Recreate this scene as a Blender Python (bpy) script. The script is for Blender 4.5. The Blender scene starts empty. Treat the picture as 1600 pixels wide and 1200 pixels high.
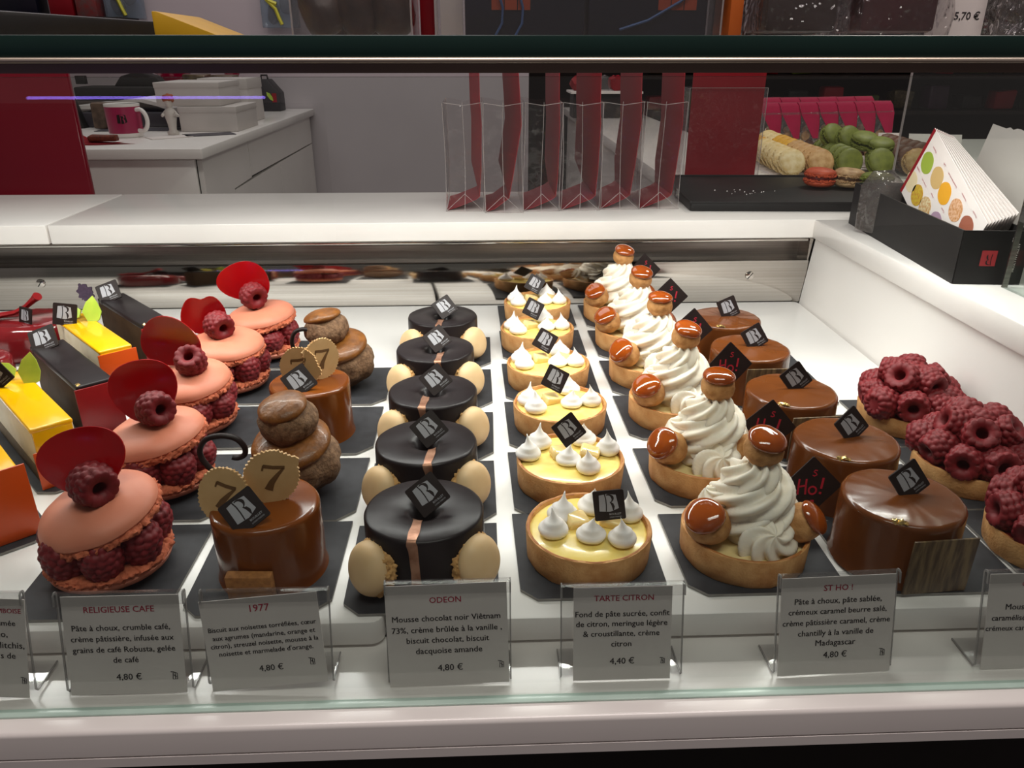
import bpy, bmesh, math, random
from mathutils import Vector, Matrix, noise, Euler
rnd = random.Random(7)
scene = bpy.context.scene
COL = scene.collection
PI = math.pi

# ------------------------------------------------------------------ camera, world, lamps, exposure
# X runs along the case, Y away from the customer, Z up; z = 0 is the white deck the pastries stand on
cd = bpy.data.cameras.new('camera'); cam = bpy.data.objects.new('camera', cd); COL.objects.link(cam)
cd.sensor_fit = 'HORIZONTAL'; cd.sensor_width = 36.0; cd.lens = 36.0 * 1200 / 1600
cd.clip_start = 0.01; cd.clip_end = 50
cam.location = (0, 0, 0.30)
cam.rotation_euler = (math.radians(90 - 23.5), 0, math.radians(-2.2))
scene.camera = cam
w = bpy.data.worlds.new('shop_air'); scene.world = w; w.use_nodes = True
w.node_tree.nodes['Background'].inputs[0].default_value = (0.95, 0.80, 0.78, 1)
w.node_tree.nodes['Background'].inputs[1].default_value = 0.13
scene.view_settings.view_transform = 'Standard'
scene.view_settings.look = 'None'
scene.view_settings.gamma = 1
scene.view_settings.use_curve_mapping = False
scene.view_settings.exposure = 0.0
scene.cycles.max_bounces = 14
scene.cycles.transparent_max_bounces = 24
scene.cycles.caustics_reflective = False
scene.cycles.caustics_refractive = False

def lamp(name, loc, rot, sx, sy, power, color):
    l = bpy.data.lights.new(name, 'AREA'); l.shape = 'RECTANGLE'; l.size = sx; l.size_y = sy
    l.energy = power; l.color = color
    o = bpy.data.objects.new(name, l); COL.objects.link(o); o.location = loc
    o.rotation_euler = Euler([math.radians(a) for a in rot])
    return o
lamp('case_strip_light', (-0.10, 0.66, 0.289), (6, 0, 0), 1.04, 0.025, 4.7, (1.0, 0.945, 0.92))
lamp('unseen_overhead_light', (-0.7, 2.3, 1.75), (0, 0, 0), 1.6, 1.2, 14, (1.0, 0.92, 0.93))  # added, unseen lamp that brightens the back room
lamp('unseen_overhead_light', (0.98, 1.56, 1.25), (0, 0, 0), 0.34, 0.22, 7, (1.0, 0.90, 0.82))  # added, unseen lamp set for highlights on the magenta bags
lamp('unseen_overhead_light', (0.1, -0.02, 1.5), (0, 0, 0), 1.2, 0.35, 17, (1.0, 0.90, 0.86))

# ------------------------------------------------------------------ materials
def hx(s):
    s = s.lstrip('#'); v = [int(s[i:i+2], 16) / 255 for i in (0, 2, 4)]
    return tuple((c / 12.92 if c <= .04045 else ((c + .055) / 1.055) ** 2.4) for c in v) + (1,)
MATS = {}
def mat(name, c, rough=.5, metal=0, c2=None, nscale=60, bump=0, bscale=300, coat=0, sss=0, sssc=(1, .6, .4), trans=0, spec=.5, emit=0, detail=4):
    if name in MATS: return MATS[name]
    m = bpy.data.materials.new(name); m.use_nodes = True; nt = m.node_tree
    b = nt.nodes['Principled BSDF']; I = b.inputs
    I['Base Color'].default_value = hx(c); I['Roughness'].default_value = rough; I['Metallic'].default_value = metal
    I['Coat Weight'].default_value = coat; I['Coat Roughness'].default_value = .06
    I['Specular IOR Level'].default_value = spec
    if trans: I['Transmission Weight'].default_value = trans
    if sss:
        I['Subsurface Weight'].default_value = sss; I['Subsurface Radius'].default_value = sssc; I['Subsurface Scale'].default_value = .004
    if emit:
        I['Emission Color'].default_value = hx(c); I['Emission Strength'].default_value = emit
    tc = nt.nodes.new('ShaderNodeTexCoord')
    if c2:
        n = nt.nodes.new('ShaderNodeTexNoise'); n.inputs['Scale'].default_value = nscale; n.inputs['Detail'].default_value = detail
        r = nt.nodes.new('ShaderNodeValToRGB'); r.color_ramp.elements[0].position = .35; r.color_ramp.elements[1].position = .68
        r.color_ramp.elements[0].color = hx(c); r.color_ramp.elements[1].color = hx(c2)
        nt.links.new(tc.outputs['Object'], n.inputs['Vector']); nt.links.new(n.outputs['Fac'], r.inputs['Fac'])
        nt.links.new(r.outputs['Color'], I['Base Color'])
    if bump:
        n = nt.nodes.new('ShaderNodeTexNoise'); n.inputs['Scale'].default_value = bscale; n.inputs['Detail'].default_value = 5
        bp = nt.nodes.new('ShaderNodeBump'); bp.inputs['Strength'].default_value = bump; bp.inputs['Distance'].default_value = .001
        nt.links.new(tc.outputs['Object'], n.inputs['Vector']); nt.links.new(n.outputs['Fac'], bp.inputs['Height'])
        nt.links.new(bp.outputs['Normal'], I['Normal'])
    MATS[name] = m; return m
def clear(name, tint='#ffffff', refl=.9, rough=.02, haze=0, bump=0, bscale=60, hazec='#c8c4c4'):
    """thin clear sheet: see-through with a Fresnel sheen and, if wanted, a little milky haze"""
    if name in MATS: return MATS[name]
    m = bpy.data.materials.new(name); m.use_nodes = True; nt = m.node_tree; nt.nodes.clear()
    out = nt.nodes.new('ShaderNodeOutputMaterial'); t = nt.nodes.new('ShaderNodeBsdfTransparent'); t.inputs[0].default_value = hx(tint)
    g = nt.nodes.new('ShaderNodeBsdfGlossy'); g.inputs['Roughness'].default_value = rough; g.inputs['Color'].default_value = (refl, refl, refl, 1)
    fr = nt.nodes.new('ShaderNodeFresnel')
    ge = nt.nodes.new('ShaderNodeNewGeometry'); mr = nt.nodes.new('ShaderNodeMapRange')   # both faces of the sheet reflect alike
    mr.inputs['To Min'].default_value = 1.45; mr.inputs['To Max'].default_value = 1 / 1.45
    nt.links.new(ge.outputs['Backfacing'], mr.inputs['Value']); nt.links.new(mr.outputs['Result'], fr.inputs[0])
    mx = nt.nodes.new('ShaderNodeMixShader')
    nt.links.new(fr.outputs[0], mx.inputs[0]); nt.links.new(t.outputs[0], mx.inputs[1]); nt.links.new(g.outputs[0], mx.inputs[2])
    last = mx
    if haze:
        d = nt.nodes.new('ShaderNodeBsdfDiffuse'); d.inputs[0].default_value = hx(hazec)
        m2 = nt.nodes.new('ShaderNodeMixShader'); m2.inputs[0].default_value = haze
        nt.links.new(mx.outputs[0], m2.inputs[1]); nt.links.new(d.outputs[0], m2.inputs[2]); last = m2
    if bump:
        tc = nt.nodes.new('ShaderNodeTexCoord'); n = nt.nodes.new('ShaderNodeTexNoise'); n.inputs['Scale'].default_value = bscale
        bp = nt.nodes.new('ShaderNodeBump'); bp.inputs['Strength'].default_value = bump; bp.inputs['Distance'].default_value = .01
        nt.links.new(tc.outputs['Object'], n.inputs['Vector']); nt.links.new(n.outputs['Fac'], bp.inputs['Height'])
        nt.links.new(bp.outputs['Normal'], g.inputs['Normal']); nt.links.new(bp.outputs['Normal'], fr.inputs['Normal'])
    nt.links.new(last.outputs[0], out.inputs[0])
    MATS[name] = m; return m
def stripes(name, c, c2, scale, rot, rough=.5, metal=0):
    """fine bands across an object: brushed steel, wood-grain chocolate"""
    m = bpy.data.materials.new(name); m.use_nodes = True; nt = m.node_tree; b = nt.nodes['Principled BSDF']
    b.inputs['Roughness'].default_value = rough; b.inputs['Metallic'].default_value = metal
    tc = nt.nodes.new('ShaderNodeTexCoord'); mp = nt.nodes.new('ShaderNodeMapping'); mp.inputs['Rotation'].default_value = rot; mp.inputs['Scale'].default_value = scale
    n = nt.nodes.new('ShaderNodeTexNoise'); n.inputs['Scale'].default_value = 1; n.inputs['Detail'].default_value = 3
    r = nt.nodes.new('ShaderNodeValToRGB'); r.color_ramp.elements[0].position = .4; r.color_ramp.elements[1].position = .62
    r.color_ramp.elements[0].color = hx(c); r.color_ramp.elements[1].color = hx(c2)
    nt.links.new(tc.outputs['Object'], mp.inputs[0]); nt.links.new(mp.outputs[0], n.inputs['Vector'])
    nt.links.new(n.outputs['Fac'], r.inputs['Fac']); nt.links.new(r.outputs[0], b.inputs['Base Color'])
    MATS[name] = m; return m

WHITE = mat('white_laminate', '#e9e4e0', .22, spec=.5, c2='#e4dfdb', nscale=8)
DECK = mat('white_tray_enamel', '#eeebe8', .30, c2='#e9e6e3', nscale=10)
STEEL = stripes('brushed_steel', '#c9c4be', '#bdb7b0', (3, 3, 500), (0, 0, 0), .08, 1)
DSTEEL = stripes('dull_steel', '#8d8580', '#7c7570', (3, 3, 600), (0, 0, 0), .32, 1)
CHROME = mat('chrome', '#d8d2cb', .12, 1, c2='#cfc9c2', nscale=30)
BLACKGAP = mat('black_parts_and_shade', '#15120f', .6, c2='#1b1815', nscale=40)
BOARDM = mat('black_board_card', '#29292c', .6, spec=.3, c2='#343438', nscale=90, bump=.05, bscale=600)
BOARDE = mat('board_edge', '#8d8a86', .5, c2='#77746f', nscale=80)  # lighter than the board: light caught by its edges, painted in
GLASS = clear('clear_glass', '#f4f8f6', .9, .0)
GLASSEDGE = mat('green_glass_edge', '#14302b', .35, c2='#0f2823', nscale=6, spec=.4)
GLASSRIM = mat('pale_glass_edge', '#b9cfc4', .25, c2='#a6bdb2', nscale=25)
ACRYL = clear('clear_acrylic', '#f7f7f7', .95, .03, haze=.02)
FILM = clear('clear_film', '#f7f5f5', .9, .05, haze=.015, bump=.25, bscale=45)
CRINKLE = clear('crinkled_film', '#f0eeee', 1.0, .08, haze=.05, bump=1.0, bscale=90)
PAPER = mat('white_card', '#e4dbd7', .6, c2='#e0d7d3', nscale=30)
INK = mat('dark_ink', '#2a2527', .6, c2='#302b2d', nscale=50)
REDINK = mat('red_ink', '#b3304a', .6, c2='#a92b45', nscale=50)
DARKCHOC = mat('dark_chocolate_glaze', '#1e1819', .33, c2='#241d1e', nscale=40, spec=.22, bump=.04, bscale=120)
CHOCPL = mat('chocolate_plaque', '#231a19', .45, c2='#2a201e', nscale=70, spec=.2)
SILVER = mat('silver_print', '#a3a1a5', .4, c2='#96949a', nscale=60)
BRONZE = mat('bronze_dust', '#b98a70', .35, .55, c2='#8a5b42', nscale=120)
CARAMEL = mat('caramel_glaze', '#7c400f', .2, c2='#6c350c', nscale=25, coat=.15, spec=.35)
MILK = mat('hazelnut_glaze', '#6c3a17', .22, c2='#603212', nscale=30, coat=.12, spec=.35)
GRAIN = stripes('grained_chocolate', '#4a3624', '#7d6746', (260, 60, 40), (0, .75, 0), .5)
DGRAIN = GRAIN
GOLD = mat('gold_leaf', '#e8c987', .25, 1, c2='#d8b066', nscale=300)
BEIGE = mat('vanilla_macaron', '#e5c496', .55, c2='#dfbb8b', nscale=70, bump=.03, sss=.08)
BEIGEF = mat('vanilla_macaron_foot', '#d2a467', .8, c2='#c08f55', nscale=500, bump=.5, bscale=700)
PINK = mat('pink_macaron', '#d58468', .55, c2='#d07c60', nscale=60, bump=.03, sss=.08)
PINKF = mat('pink_macaron_foot', '#c96d4b', .85, c2='#b85d3e', nscale=500, bump=.6, bscale=700)
RASP = mat('raspberry_skin', '#8a0c19', .30, c2='#9c1422', nscale=200, sss=.2, sssc=(1, .15, .1))
RASPD = mat('raspberry_hollow', '#6a0a12', .6, c2='#7c0d16', nscale=200)
PETAL = mat('red_sugar_petal', '#94060c', .2, c2='#86040a', nscale=30, coat=.2, sss=.25, sssc=(1, .1, .05))
CREAM = mat('whipped_cream', '#f1e8d8', .5, c2='#eee3d0', nscale=60, sss=.25, sssc=(1, .85, .6), bump=.06, bscale=500)
CUSTARD = mat('vanilla_custard', '#e8d29a', .4, c2='#e0c78a', nscale=60)
MERING = mat('meringue', '#f3eeea', .5, c2='#efe9e4', nscale=60, sss=.2, sssc=(1, .9, .8))
CRUST = mat('baked_crust', '#d3a066', .75, c2='#b67c43', nscale=90, bump=.5, bscale=500)
CRUSTD = mat('baked_crust_rim', '#b8763a', .6, c2='#9a5c2a', nscale=140, bump=.3, bscale=350)
LEMON = mat('lemon_cream', '#f3dc86', .25, c2='#efd26e', nscale=90, coat=.25, bump=.12, bscale=110, sss=.1)
JELLY = mat('lemon_jelly', '#efd596', .15, c2='#e8c87f', nscale=80, sss=.3, coat=.3)
CHOUX = mat('choux_pastry', '#c8935a', .7, c2='#a06a33', nscale=130, bump=.7, bscale=420)
AMBER = mat('amber_caramel', '#a04a0c', .08, c2='#8a3a06', nscale=50, coat=.8, sss=.2, sssc=(1, .4, .1))
CRAQ = mat('coffee_crumble', '#87664a', .85, c2='#5d412b', nscale=260, bump=1.0, bscale=420)
COFFEE = mat('coffee_glaze', '#84501d', .42, c2='#643a12', nscale=130, coat=.1, bump=.7, bscale=260, spec=.35)
SEAL = mat('hazelnut_seal', '#cda674', .5, c2='#c29a67', nscale=90)
SEALD = mat('seal_figure', '#6d4a25', .6, c2='#624220', nscale=90)
BISC = mat('biscuit', '#a9713a', .8, c2='#8e5a2b', nscale=300, bump=.4, bscale=500)
YELLOW = mat('mango_glaze', '#f2b800', .16, c2='#edae00', nscale=25, coat=.4, sss=.1)
CREAMSIDE = mat('coconut_mousse', '#ddcfb4', .6, c2='#d3c3a4', nscale=80, bump=.1)
CAKEBASE = mat('sponge_base', '#6d5a40', .8, c2='#57462f', nscale=250, bump=.4)
MOUSSE = mat('chocolate_mousse', '#43301f', .7, c2='#382718', nscale=90, bump=.1, spec=.2)
ORANGE = mat('orange_chocolate_plate', '#cf4f10', .35, c2='#c5480c', nscale=20)
REDPL = mat('red_chocolate_plate', '#8f0f16', .35, c2='#860c12', nscale=20)
LIME = mat('lime_sugar_leaf', '#b7cf52', .3, c2='#9dbb3c', nscale=60, sss=.3)
REDGLAZE = mat('red_fruit_glaze', '#7a1c20', .15, c2='#6c1519', nscale=20, coat=.5)
REDCARD = mat('red_bag_card', '#8c0f1d', .4, c2='#830c19', nscale=15, spec=.3)
MAGENTA = mat('magenta_film', '#a81444', .12, c2='#98103a', nscale=25, coat=.8, bump=.25, bscale=60)
WALLM = mat('lilac_grey_paint', '#b5adb0', .7, c2='#b0a8ab', nscale=3)
REDWALL = mat('deep_red_lacquer', '#7d1022', .18, c2='#760e1f', nscale=3)
DARKWALL = mat('dark_wall', '#1c1312', .7, c2='#241816', nscale=3)
FLOORM = mat('grey_floor_tile', '#5a5352', .5, c2='#4f4948', nscale=5)
DARKBOX = mat('black_box_card', '#161414', .5, c2='#1b1918', nscale=30, spec=.3)

# ------------------------------------------------------------------ geometry helpers
def obj(name, bm, m, parent=None, loc=(0, 0, 0), rot=None, smooth=35):
    if isinstance(bm, bpy.types.Mesh): me = bm
    else:
        me = bpy.data.meshes.new(name)
        bmesh.ops.recalc_face_normals(bm, faces=bm.faces[:])
        bm.to_mesh(me); bm.free()
        for mm in (m if isinstance(m, (list, tuple)) else [m]): me.materials.append(mm)
        if smooth:
            me.polygons.foreach_set('use_smooth', [True] * len(me.polygons))
            me.set_sharp_from_angle(angle=math.radians(smooth))
    o = bpy.data.objects.new(name, me); COL.objects.link(o)
    if parent: o.parent = parent
    o.location = loc
    if rot is not None:
        if isinstance(rot, Matrix): o.rotation_euler = rot.to_euler()
        else: o.rotation_euler = rot
    return o
def tag(o, label, cat, group=None, kind=None):
    o['label'] = label; o['category'] = cat
    if group: o['group'] = group
    if kind: o['kind'] = kind
    return o
def struct(o): o['kind'] = 'structure'; return o
def thing(name, label, cat, loc=(0, 0, 0), rz=0, group=None):
    o = bpy.data.objects.new(name, None); COL.objects.link(o); o.empty_display_size = .01
    o.location = loc; o.rotation_euler = (0, 0, rz)
    return tag(o, label, cat, group)
def dup(root, loc, rz=None, label=None, group=None):
    kids = {}
    def rec(o, par):
        c = o.copy(); COL.objects.link(c)
        if par: c.parent = par
        for ch in list(o.children): rec(ch, c)
        return c
    r = rec(root, None); r.location = loc
    if rz is not None: r.rotation_euler = (0, 0, rz)
    if label: r['label'] = label
    if group: r['group'] = group
    return r
def place(root, loc, rz=0, label=None):
    root.location = loc; root.rotation_euler = (0, 0, rz)
    if label: root['label'] = label
    return root
def lathe(prof, seg=48, fn=None, caps=True):
    """prof: (r, z) from bottom to top; fn(theta, i, r, z) -> (r, z) for flutes"""
    bm = bmesh.new(); rings = []
    for i, (r, z) in enumerate(prof):
        if r < 1e-6: rings.append([bm.verts.new((0, 0, z))]); continue
        ring = []
        for k in range(seg):
            t = 2 * PI * k / seg; rr, zz = (r, z) if fn is None else fn(t, i, r, z)
            ring.append(bm.verts.new((rr * math.cos(t), rr * math.sin(t), zz)))
        rings.append(ring)
    for a, b in zip(rings, rings[1:]):
        if len(a) == 1 and len(b) == 1: continue
        for k in range(seg):
            k2 = (k + 1) % seg
            if len(a) == 1: bm.faces.new((a[0], b[k2], b[k]))
            elif len(b) == 1: bm.faces.new((a[k], a[k2], b[0]))
            else: bm.faces.new((a[k], a[k2], b[k2], b[k]))
    for ring in (rings[0], rings[-1]) if caps else ():
        if len(ring) > 1: bm.faces.new(ring)
    return bm
def disp(bm, amp, sc, seed=0):
    bm.normal_update(); off = Vector((seed * 3.1, seed * 7.7, seed * 1.3))
    for v in bm.verts: v.co += v.normal * amp * noise.noise(v.co * sc + off)
    return bm
def box(sx, sy, sz, bev=0, seg=2, bm=None, at=(0, 0, 0)):
    """box standing on z = 0 of its own frame, centred in x and y"""
    b = bmesh.new()
    bmesh.ops.create_cube(b, size=1)
    for v in b.verts: v.co = Vector((v.co.x * sx, v.co.y * sy, (v.co.z + .5) * sz))
    if bev: bmesh.ops.bevel(b, geom=b.edges[:], offset=bev, segments=seg, profile=.5, affect='EDGES')
    for v in b.verts: v.co += Vector(at)
    if bm is None: return b
    merge(bm, b); return bm
def merge(bm, b, M=None, mi=None):
    if M is not None: b.transform(M)
    mp = {}
    for v in b.verts: mp[v] = bm.verts.new(v.co)
    for f in b.faces:
        try: nf = bm.faces.new([mp[v] for v in f.verts])
        except ValueError: continue
        nf.material_index = f.material_index if mi is None else mi
    b.free(); return bm
def prism(pts, d, axis='Y', bev=0):
    """closed polygon (a, b) pushed d along an axis: Y (pts are x, z), X (pts are y, z) or Z (pts are x, y); centred"""
    bm = bmesh.new()
    def V(p, s): return {'Y': (p[0], s, p[1]), 'X': (s, p[0], p[1]), 'Z': (p[0], p[1], s)}[axis]
    a = [bm.verts.new(V(p, -d / 2)) for p in pts]; b = [bm.verts.new(V(p, d / 2)) for p in pts]
    bm.faces.new(a); bm.faces.new(b[::-1])
    n = len(pts)
    for i in range(n): bm.faces.new((a[i], b[i], b[(i + 1) % n], a[(i + 1) % n]))
    if bev: bmesh.ops.bevel(bm, geom=bm.edges[:], offset=bev, segments=2, profile=.5, affect='EDGES')
    return bm
def sheet(line, th, d, axis='X'):
    """an open line given a thickness and pushed along an axis: bent acrylic, folded card"""
    n = len(line); L, R = [], []
    for i in range(n):
        p = Vector(line[i]); a = Vector(line[max(i - 1, 0)]); b = Vector(line[min(i + 1, n - 1)])
        t = (b - a).normalized(); nn = Vector((-t.y, t.x)) * th / 2
        L.append(tuple(p + nn)); R.append(tuple(p - nn))
    return prism(L + R[::-1], d, axis)
def tube(path, rad, seg=10, prof=None, cap=True):
    bm = bmesh.new(); n = len(path); rings = []; up = Vector((0, 0, 1)); prev = None
    for i, p in enumerate(path):
        p = Vector(p); t = (Vector(path[min(i + 1, n - 1)]) - Vector(path[max(i - 1, 0)])).normalized()
        if prev is None:
            a = t.cross(up) if abs(t.dot(up)) < .95 else t.cross(Vector((1, 0, 0)))
        else: a = prev - t * prev.dot(t)
        a.normalize(); prev = a; b = t.cross(a)
        r = rad(i / (n - 1)) if callable(rad) else rad; ring = []
        for k in range(seg):
            th = 2 * PI * k / seg; q = prof(th, i / (n - 1)) if prof else 1
            ring.append(bm.verts.new(p + (a * math.cos(th) + b * math.sin(th)) * r * q))
        rings.append(ring)
    for x, y in zip(rings, rings[1:]):
        for k in range(seg): bm.faces.new((x[k], x[(k + 1) % seg], y[(k + 1) % seg], y[k]))
    if cap:
        bm.faces.new(rings[0]); bm.faces.new(rings[-1])
    return bm
def ball(r, sub=3, sc=(1, 1, 1), at=(0, 0, 0)):
    bm = bmesh.new(); bmesh.ops.create_icosphere(bm, subdivisions=sub, radius=r)
    for v in bm.verts: v.co = Vector((v.co.x * sc[0], v.co.y * sc[1], v.co.z * sc[2])) + Vector(at)
    return bm
def toward(d): return Vector(d).normalized().to_track_quat('Z', 'Y').to_matrix()
def tilt(yaw=0, lean=0, roll=0):
    """a face that looks at -Y: roll in its own plane, lean back, turn about Z (degrees)"""
    return Matrix.Rotation(math.radians(yaw), 3, 'Z') @ Matrix.Rotation(math.radians(-lean), 3, 'X') @ Matrix.Rotation(math.radians(roll), 3, 'Y')

TXT = {}
def text_bm(s, bold=.0, thick=0):
    """flat lettering in the x-z plane, 1 unit font size, facing -Y"""
    key = (s, bold)
    if key not in TXT:
        cu = bpy.data.curves.new('lettering', 'FONT'); cu.body = s; cu.size = 1; cu.offset = bold; cu.resolution_u = 2
        o = bpy.data.objects.new('lettering', cu); COL.objects.link(o)
        dg = bpy.context.evaluated_depsgraph_get()
        me = bpy.data.meshes.new_from_object(o.evaluated_get(dg))
        bpy.data.objects.remove(o); bpy.data.curves.remove(cu)
        xs = [v.co.x for v in me.vertices]; TXT[key] = (me, min(xs), max(xs))
    me, a, b = TXT[key]
    bm = bmesh.new(); bm.from_mesh(me)
    for v in bm.verts: v.co = Vector((v.co.x - a, 0, v.co.y))
    return bm, b - a
def add_text(bm, s, x0, x1, z, bold=.012, mi=0, y=0, hmax=None):
    """fit s between x0 and x1, mid x-height on z"""
    t, wd = text_bm(s, bold); k = (x1 - x0) / wd
    for v in t.verts: v.co = Vector((x0 + v.co.x * k, y, z + (v.co.z - .28) * (hmax or k)))
    merge(bm, t, mi=mi)
def ribbon(bm, pts, wd, y, mi=0):
    """flat stroke in the x-z plane"""
    n = len(pts); L, R = [], []
    for i in range(n):
        a = Vector(pts[max(i - 1, 0)]); b = Vector(pts[min(i + 1, n - 1)]); t = (b - a).normalized(); nn = Vector((-t.y, t.x))
        ww = (wd[i] if isinstance(wd, (list, tuple)) else wd) / 2
        p = Vector(pts[i]); q = p + nn * ww; r = p - nn * ww
        L.append(bm.verts.new((q.x, y, q.y))); R.append(bm.verts.new((r.x, y, r.y)))
    for i in range(n - 1):
        f = bm.faces.new((L[i], L[i + 1], R[i + 1], R[i])); f.material_index = mi
def arc(cx, cz, rx, rz, a0, a1, n=10):
    return [(cx + rx * math.cos(math.radians(a0 + (a1 - a0) * i / n)), cz + rz * math.sin(math.radians(a0 + (a1 - a0) * i / n))) for i in range(n + 1)]
def rrect(w_, h_, r, n=4):
    p = []
    for cx, cz, a in ((w_/2-r, h_/2-r, 0), (-w_/2+r, h_/2-r, 90), (-w_/2+r, -h_/2+r, 180), (w_/2-r, -h_/2+r, 270)):
        p += arc(cx, cz, r, r, a, a + 90, n)
    return p
def face_poly(bm, pts, y, mi=0):
    f = bm.faces.new([bm.verts.new((p[0], y, p[1])) for p in pts]); f.material_index = mi

# ------------------------------------------------------------------ shop mark, used on plaques, mug and box
def emblem_bm(s=1.0, ink=1, patch=True):
    bm = bmesh.new()
    if patch:
        face_poly(bm, [(-.33*s, -.20*s), (-.30*s, .34*s), (-.05*s, .37*s), (.24*s, .32*s), (.30*s, -.14*s), (.02*s, -.24*s)], 0, 0)
    y = -.00012
    ribbon(bm, [(-.12*s, .37*s), (-.09*s, .20*s), (-.09*s, 0), (-.11*s, -.22*s)], .035*s, y, ink)
    ribbon(bm, arc(-.02*s, .20*s, .15*s, .14*s, 110, -60, 8), [.03*s, .04*s, .05*s, .07*s, .09*s, .08*s, .06*s, .04*s, .02*s], y, ink)
    ribbon(bm, [(.03*s, .09*s), (.10*s, .02*s), (.13*s, -.08*s), (.12*s, -.20*s)], [.02*s, .08*s, .09*s, .03*s], y, ink)
    return bm
_pl = {}
def plaque(parent, loc, R, s=.021):
    """thin dark chocolate square with the shop mark in silver"""
    if 'm' not in _pl:
        b = prism(rrect(1, 1, .06), .06, 'Y'); o0 = obj('logo_plaque', b, CHOCPL); _pl['m'] = o0.data; bpy.data.objects.remove(o0)
        b = emblem_bm(1.0)
        o0 = obj('silver_emblem', b, [SILVER, CHOCPL], smooth=0); _pl['e'] = o0.data; bpy.data.objects.remove(o0)
        b = bmesh.new(); add_text(b, 'BOUILLET', -.02, .36, -.31, .01); add_text(b, 'LYON TOKYO', -.02, .36, -.41, .01)
        o0 = obj('plaque_lettering', b, SILVER, smooth=0); _pl['t'] = o0.data; bpy.data.objects.remove(o0)
    p = obj('logo_plaque', _pl['m'], None, parent, loc, R); p.scale = (s, s, s)
    obj('silver_emblem', _pl['e'], None, p, (0, -.034, .02)); obj('plaque_lettering', _pl['t'], None, p, (0, -.034, 0))
    return p

# ------------------------------------------------------------------ room
struct(obj('floor', box(9, 12, .1, at=(0, 1.0, -1.0)), FLOORM, smooth=0))
b = box(2.4, .12, 3.0, at=(-1.02, 3.12, -.9))
struct(obj('wall_rear', b, WALLM, smooth=0))
struct(obj('wall_far', box(7, .12, 3.0, at=(2.2, 4.6, -.9)), DARKWALL, smooth=0))
struct(obj('wall_left', box(1.3, .014, 1.16, .002, at=(-1.336, 1.407, -.86)), REDWALL, smooth=30))

# ------------------------------------------------------------------ the display case
case = thing('display_case', 'white refrigerated pastry display case with a mirrored steel back and clear glass front', 'display case', (0, 0.6, -.9))
def cpart(name, bm, m, smooth=30, par=None):
    for v in bm.verts: v.co -= Vector((0, .6, -.9))
    return obj(name, bm, m, par or case, smooth=smooth)
lip = [(.36, -.0185), (.302, -.0185)] + [(.2985 + .0028 * math.cos(math.radians(a)), -.0213 + .0028 * math.sin(math.radians(a))) for a in range(90, 181, 15)] + \
      [(.2957, -.0358), (.2985, -.0361), (.2985, -.0369), (.2957, -.0372), (.2957, -.0435), (.36, -.0435)]
def xprism(pts, x0, x1):
    b = prism(pts, x1 - x0, 'X')
    for v in b.verts: v.co.x += (x0 + x1) / 2
    return b
cpart('front_sill', xprism(lip, -1.0, .70), WHITE)
cpart('base_cabinet', box(1.68, .60, .855, at=(-.15, .665, -.9)), BLACKGAP)  # black colour stands in for the floor shadow below the sill
cpart('tray_bed', box(1.42, .57, .024, at=(-.30, .655, -.0425)), BLACKGAP)
b = prism([(.4085, -.02), (.4195, .0832), (.60, .0832), (.60, -.02)], .615, 'Y')
for v in b.verts: v.co.y += .6375
cpart('side_wall', b, WHITE)
b = box(.21, .63, .023, .002, at=(.519, .63, .0832)); cpart('side_ledge', b, WHITE)
rp = cpart('rear_panel', box(1.43, .004, .0555, .0008, at=(-.30, .9475, -.001)), STEEL)
for sx, sz in ((-.5486, .0347), (.3411, .0351)):
    s = lathe([(0, 0), (.0055, 0), (.0050, .0012), (.003, .002), (0, .0022)], 24)
    R = Matrix.Rotation(math.radians(90), 3, 'X')
    sl = box(.0094, .0010, .0004); sl.transform(Matrix.Translation((0, 0, .0020)) @ Matrix.Rotation(.9, 4, 'Z')); merge(s, sl, mi=1)
    so = obj('screw', s, [CHROME, BLACKGAP], rp, (sx, .9453 - .6, sz + .9), R)
cpart('rear_channel', box(1.43, .01, .03, at=(-.30, .985, .052)), DSTEEL)
cpart('channel_floor', box(1.43, .034, .002, at=(-.30, .967, .050)), STEEL)
cpart('channel_end', box(.006, .04, .03, at=(.4165, .968, .052)), STEEL)
b = tube([(-1.0, .9525, .0795), (.412, .9525, .0795)], .0024, 12); cpart('chrome_rail', b, CHROME)
b = box(1.43, .03, .003, at=(-.30, .972, .0802)); cpart('rail_shadow_strip', b, BLACKGAP)  # dark strip put in as the shade under the counter slab
# front pane with its green ground foot, and the end pane
fp = cpart('front_glass', box(1.7, .005, .309, at=(-.15, .3115, -.0182)), GLASS, 0)
cpart('glass_foot', box(1.7, .0052, .0014, .0004, at=(-.15, .3085, -.0184)), GLASSRIM, 30)
ep = cpart('end_glass', box(.005, .312, .1845, at=(.463, .487, .1064)), GLASS, 0)
cpart('end_glass_edge', box(.0052, .0012, .1845, at=(.463, .6438, .1064)), DSTEEL, 0)
# violet smear on the mirrored back
sm = bmesh.new(); pts = []
for k in range(40):
    a = 2 * PI * k / 40; r = .0105 + .004 * noise.noise(Vector((math.cos(a) * 3, math.sin(a) * 3, 1)))  + .0018 * noise.noise(Vector((k * 1.7, 2, 3)))
    pts.append((r * .9 * math.cos(a), r * 1.05 * math.sin(a)))
so = cpart('violet_smear', prism(pts, .0006, 'Y'), mat('violet_fruit_smear', '#4f3d52', .6, c2='#3f3044', nscale=300, bump=.5), 0, rp)
so.location = (-.497, .3447 + .6, .024); so.location = Vector((-.497, .9450, .022))

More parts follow.
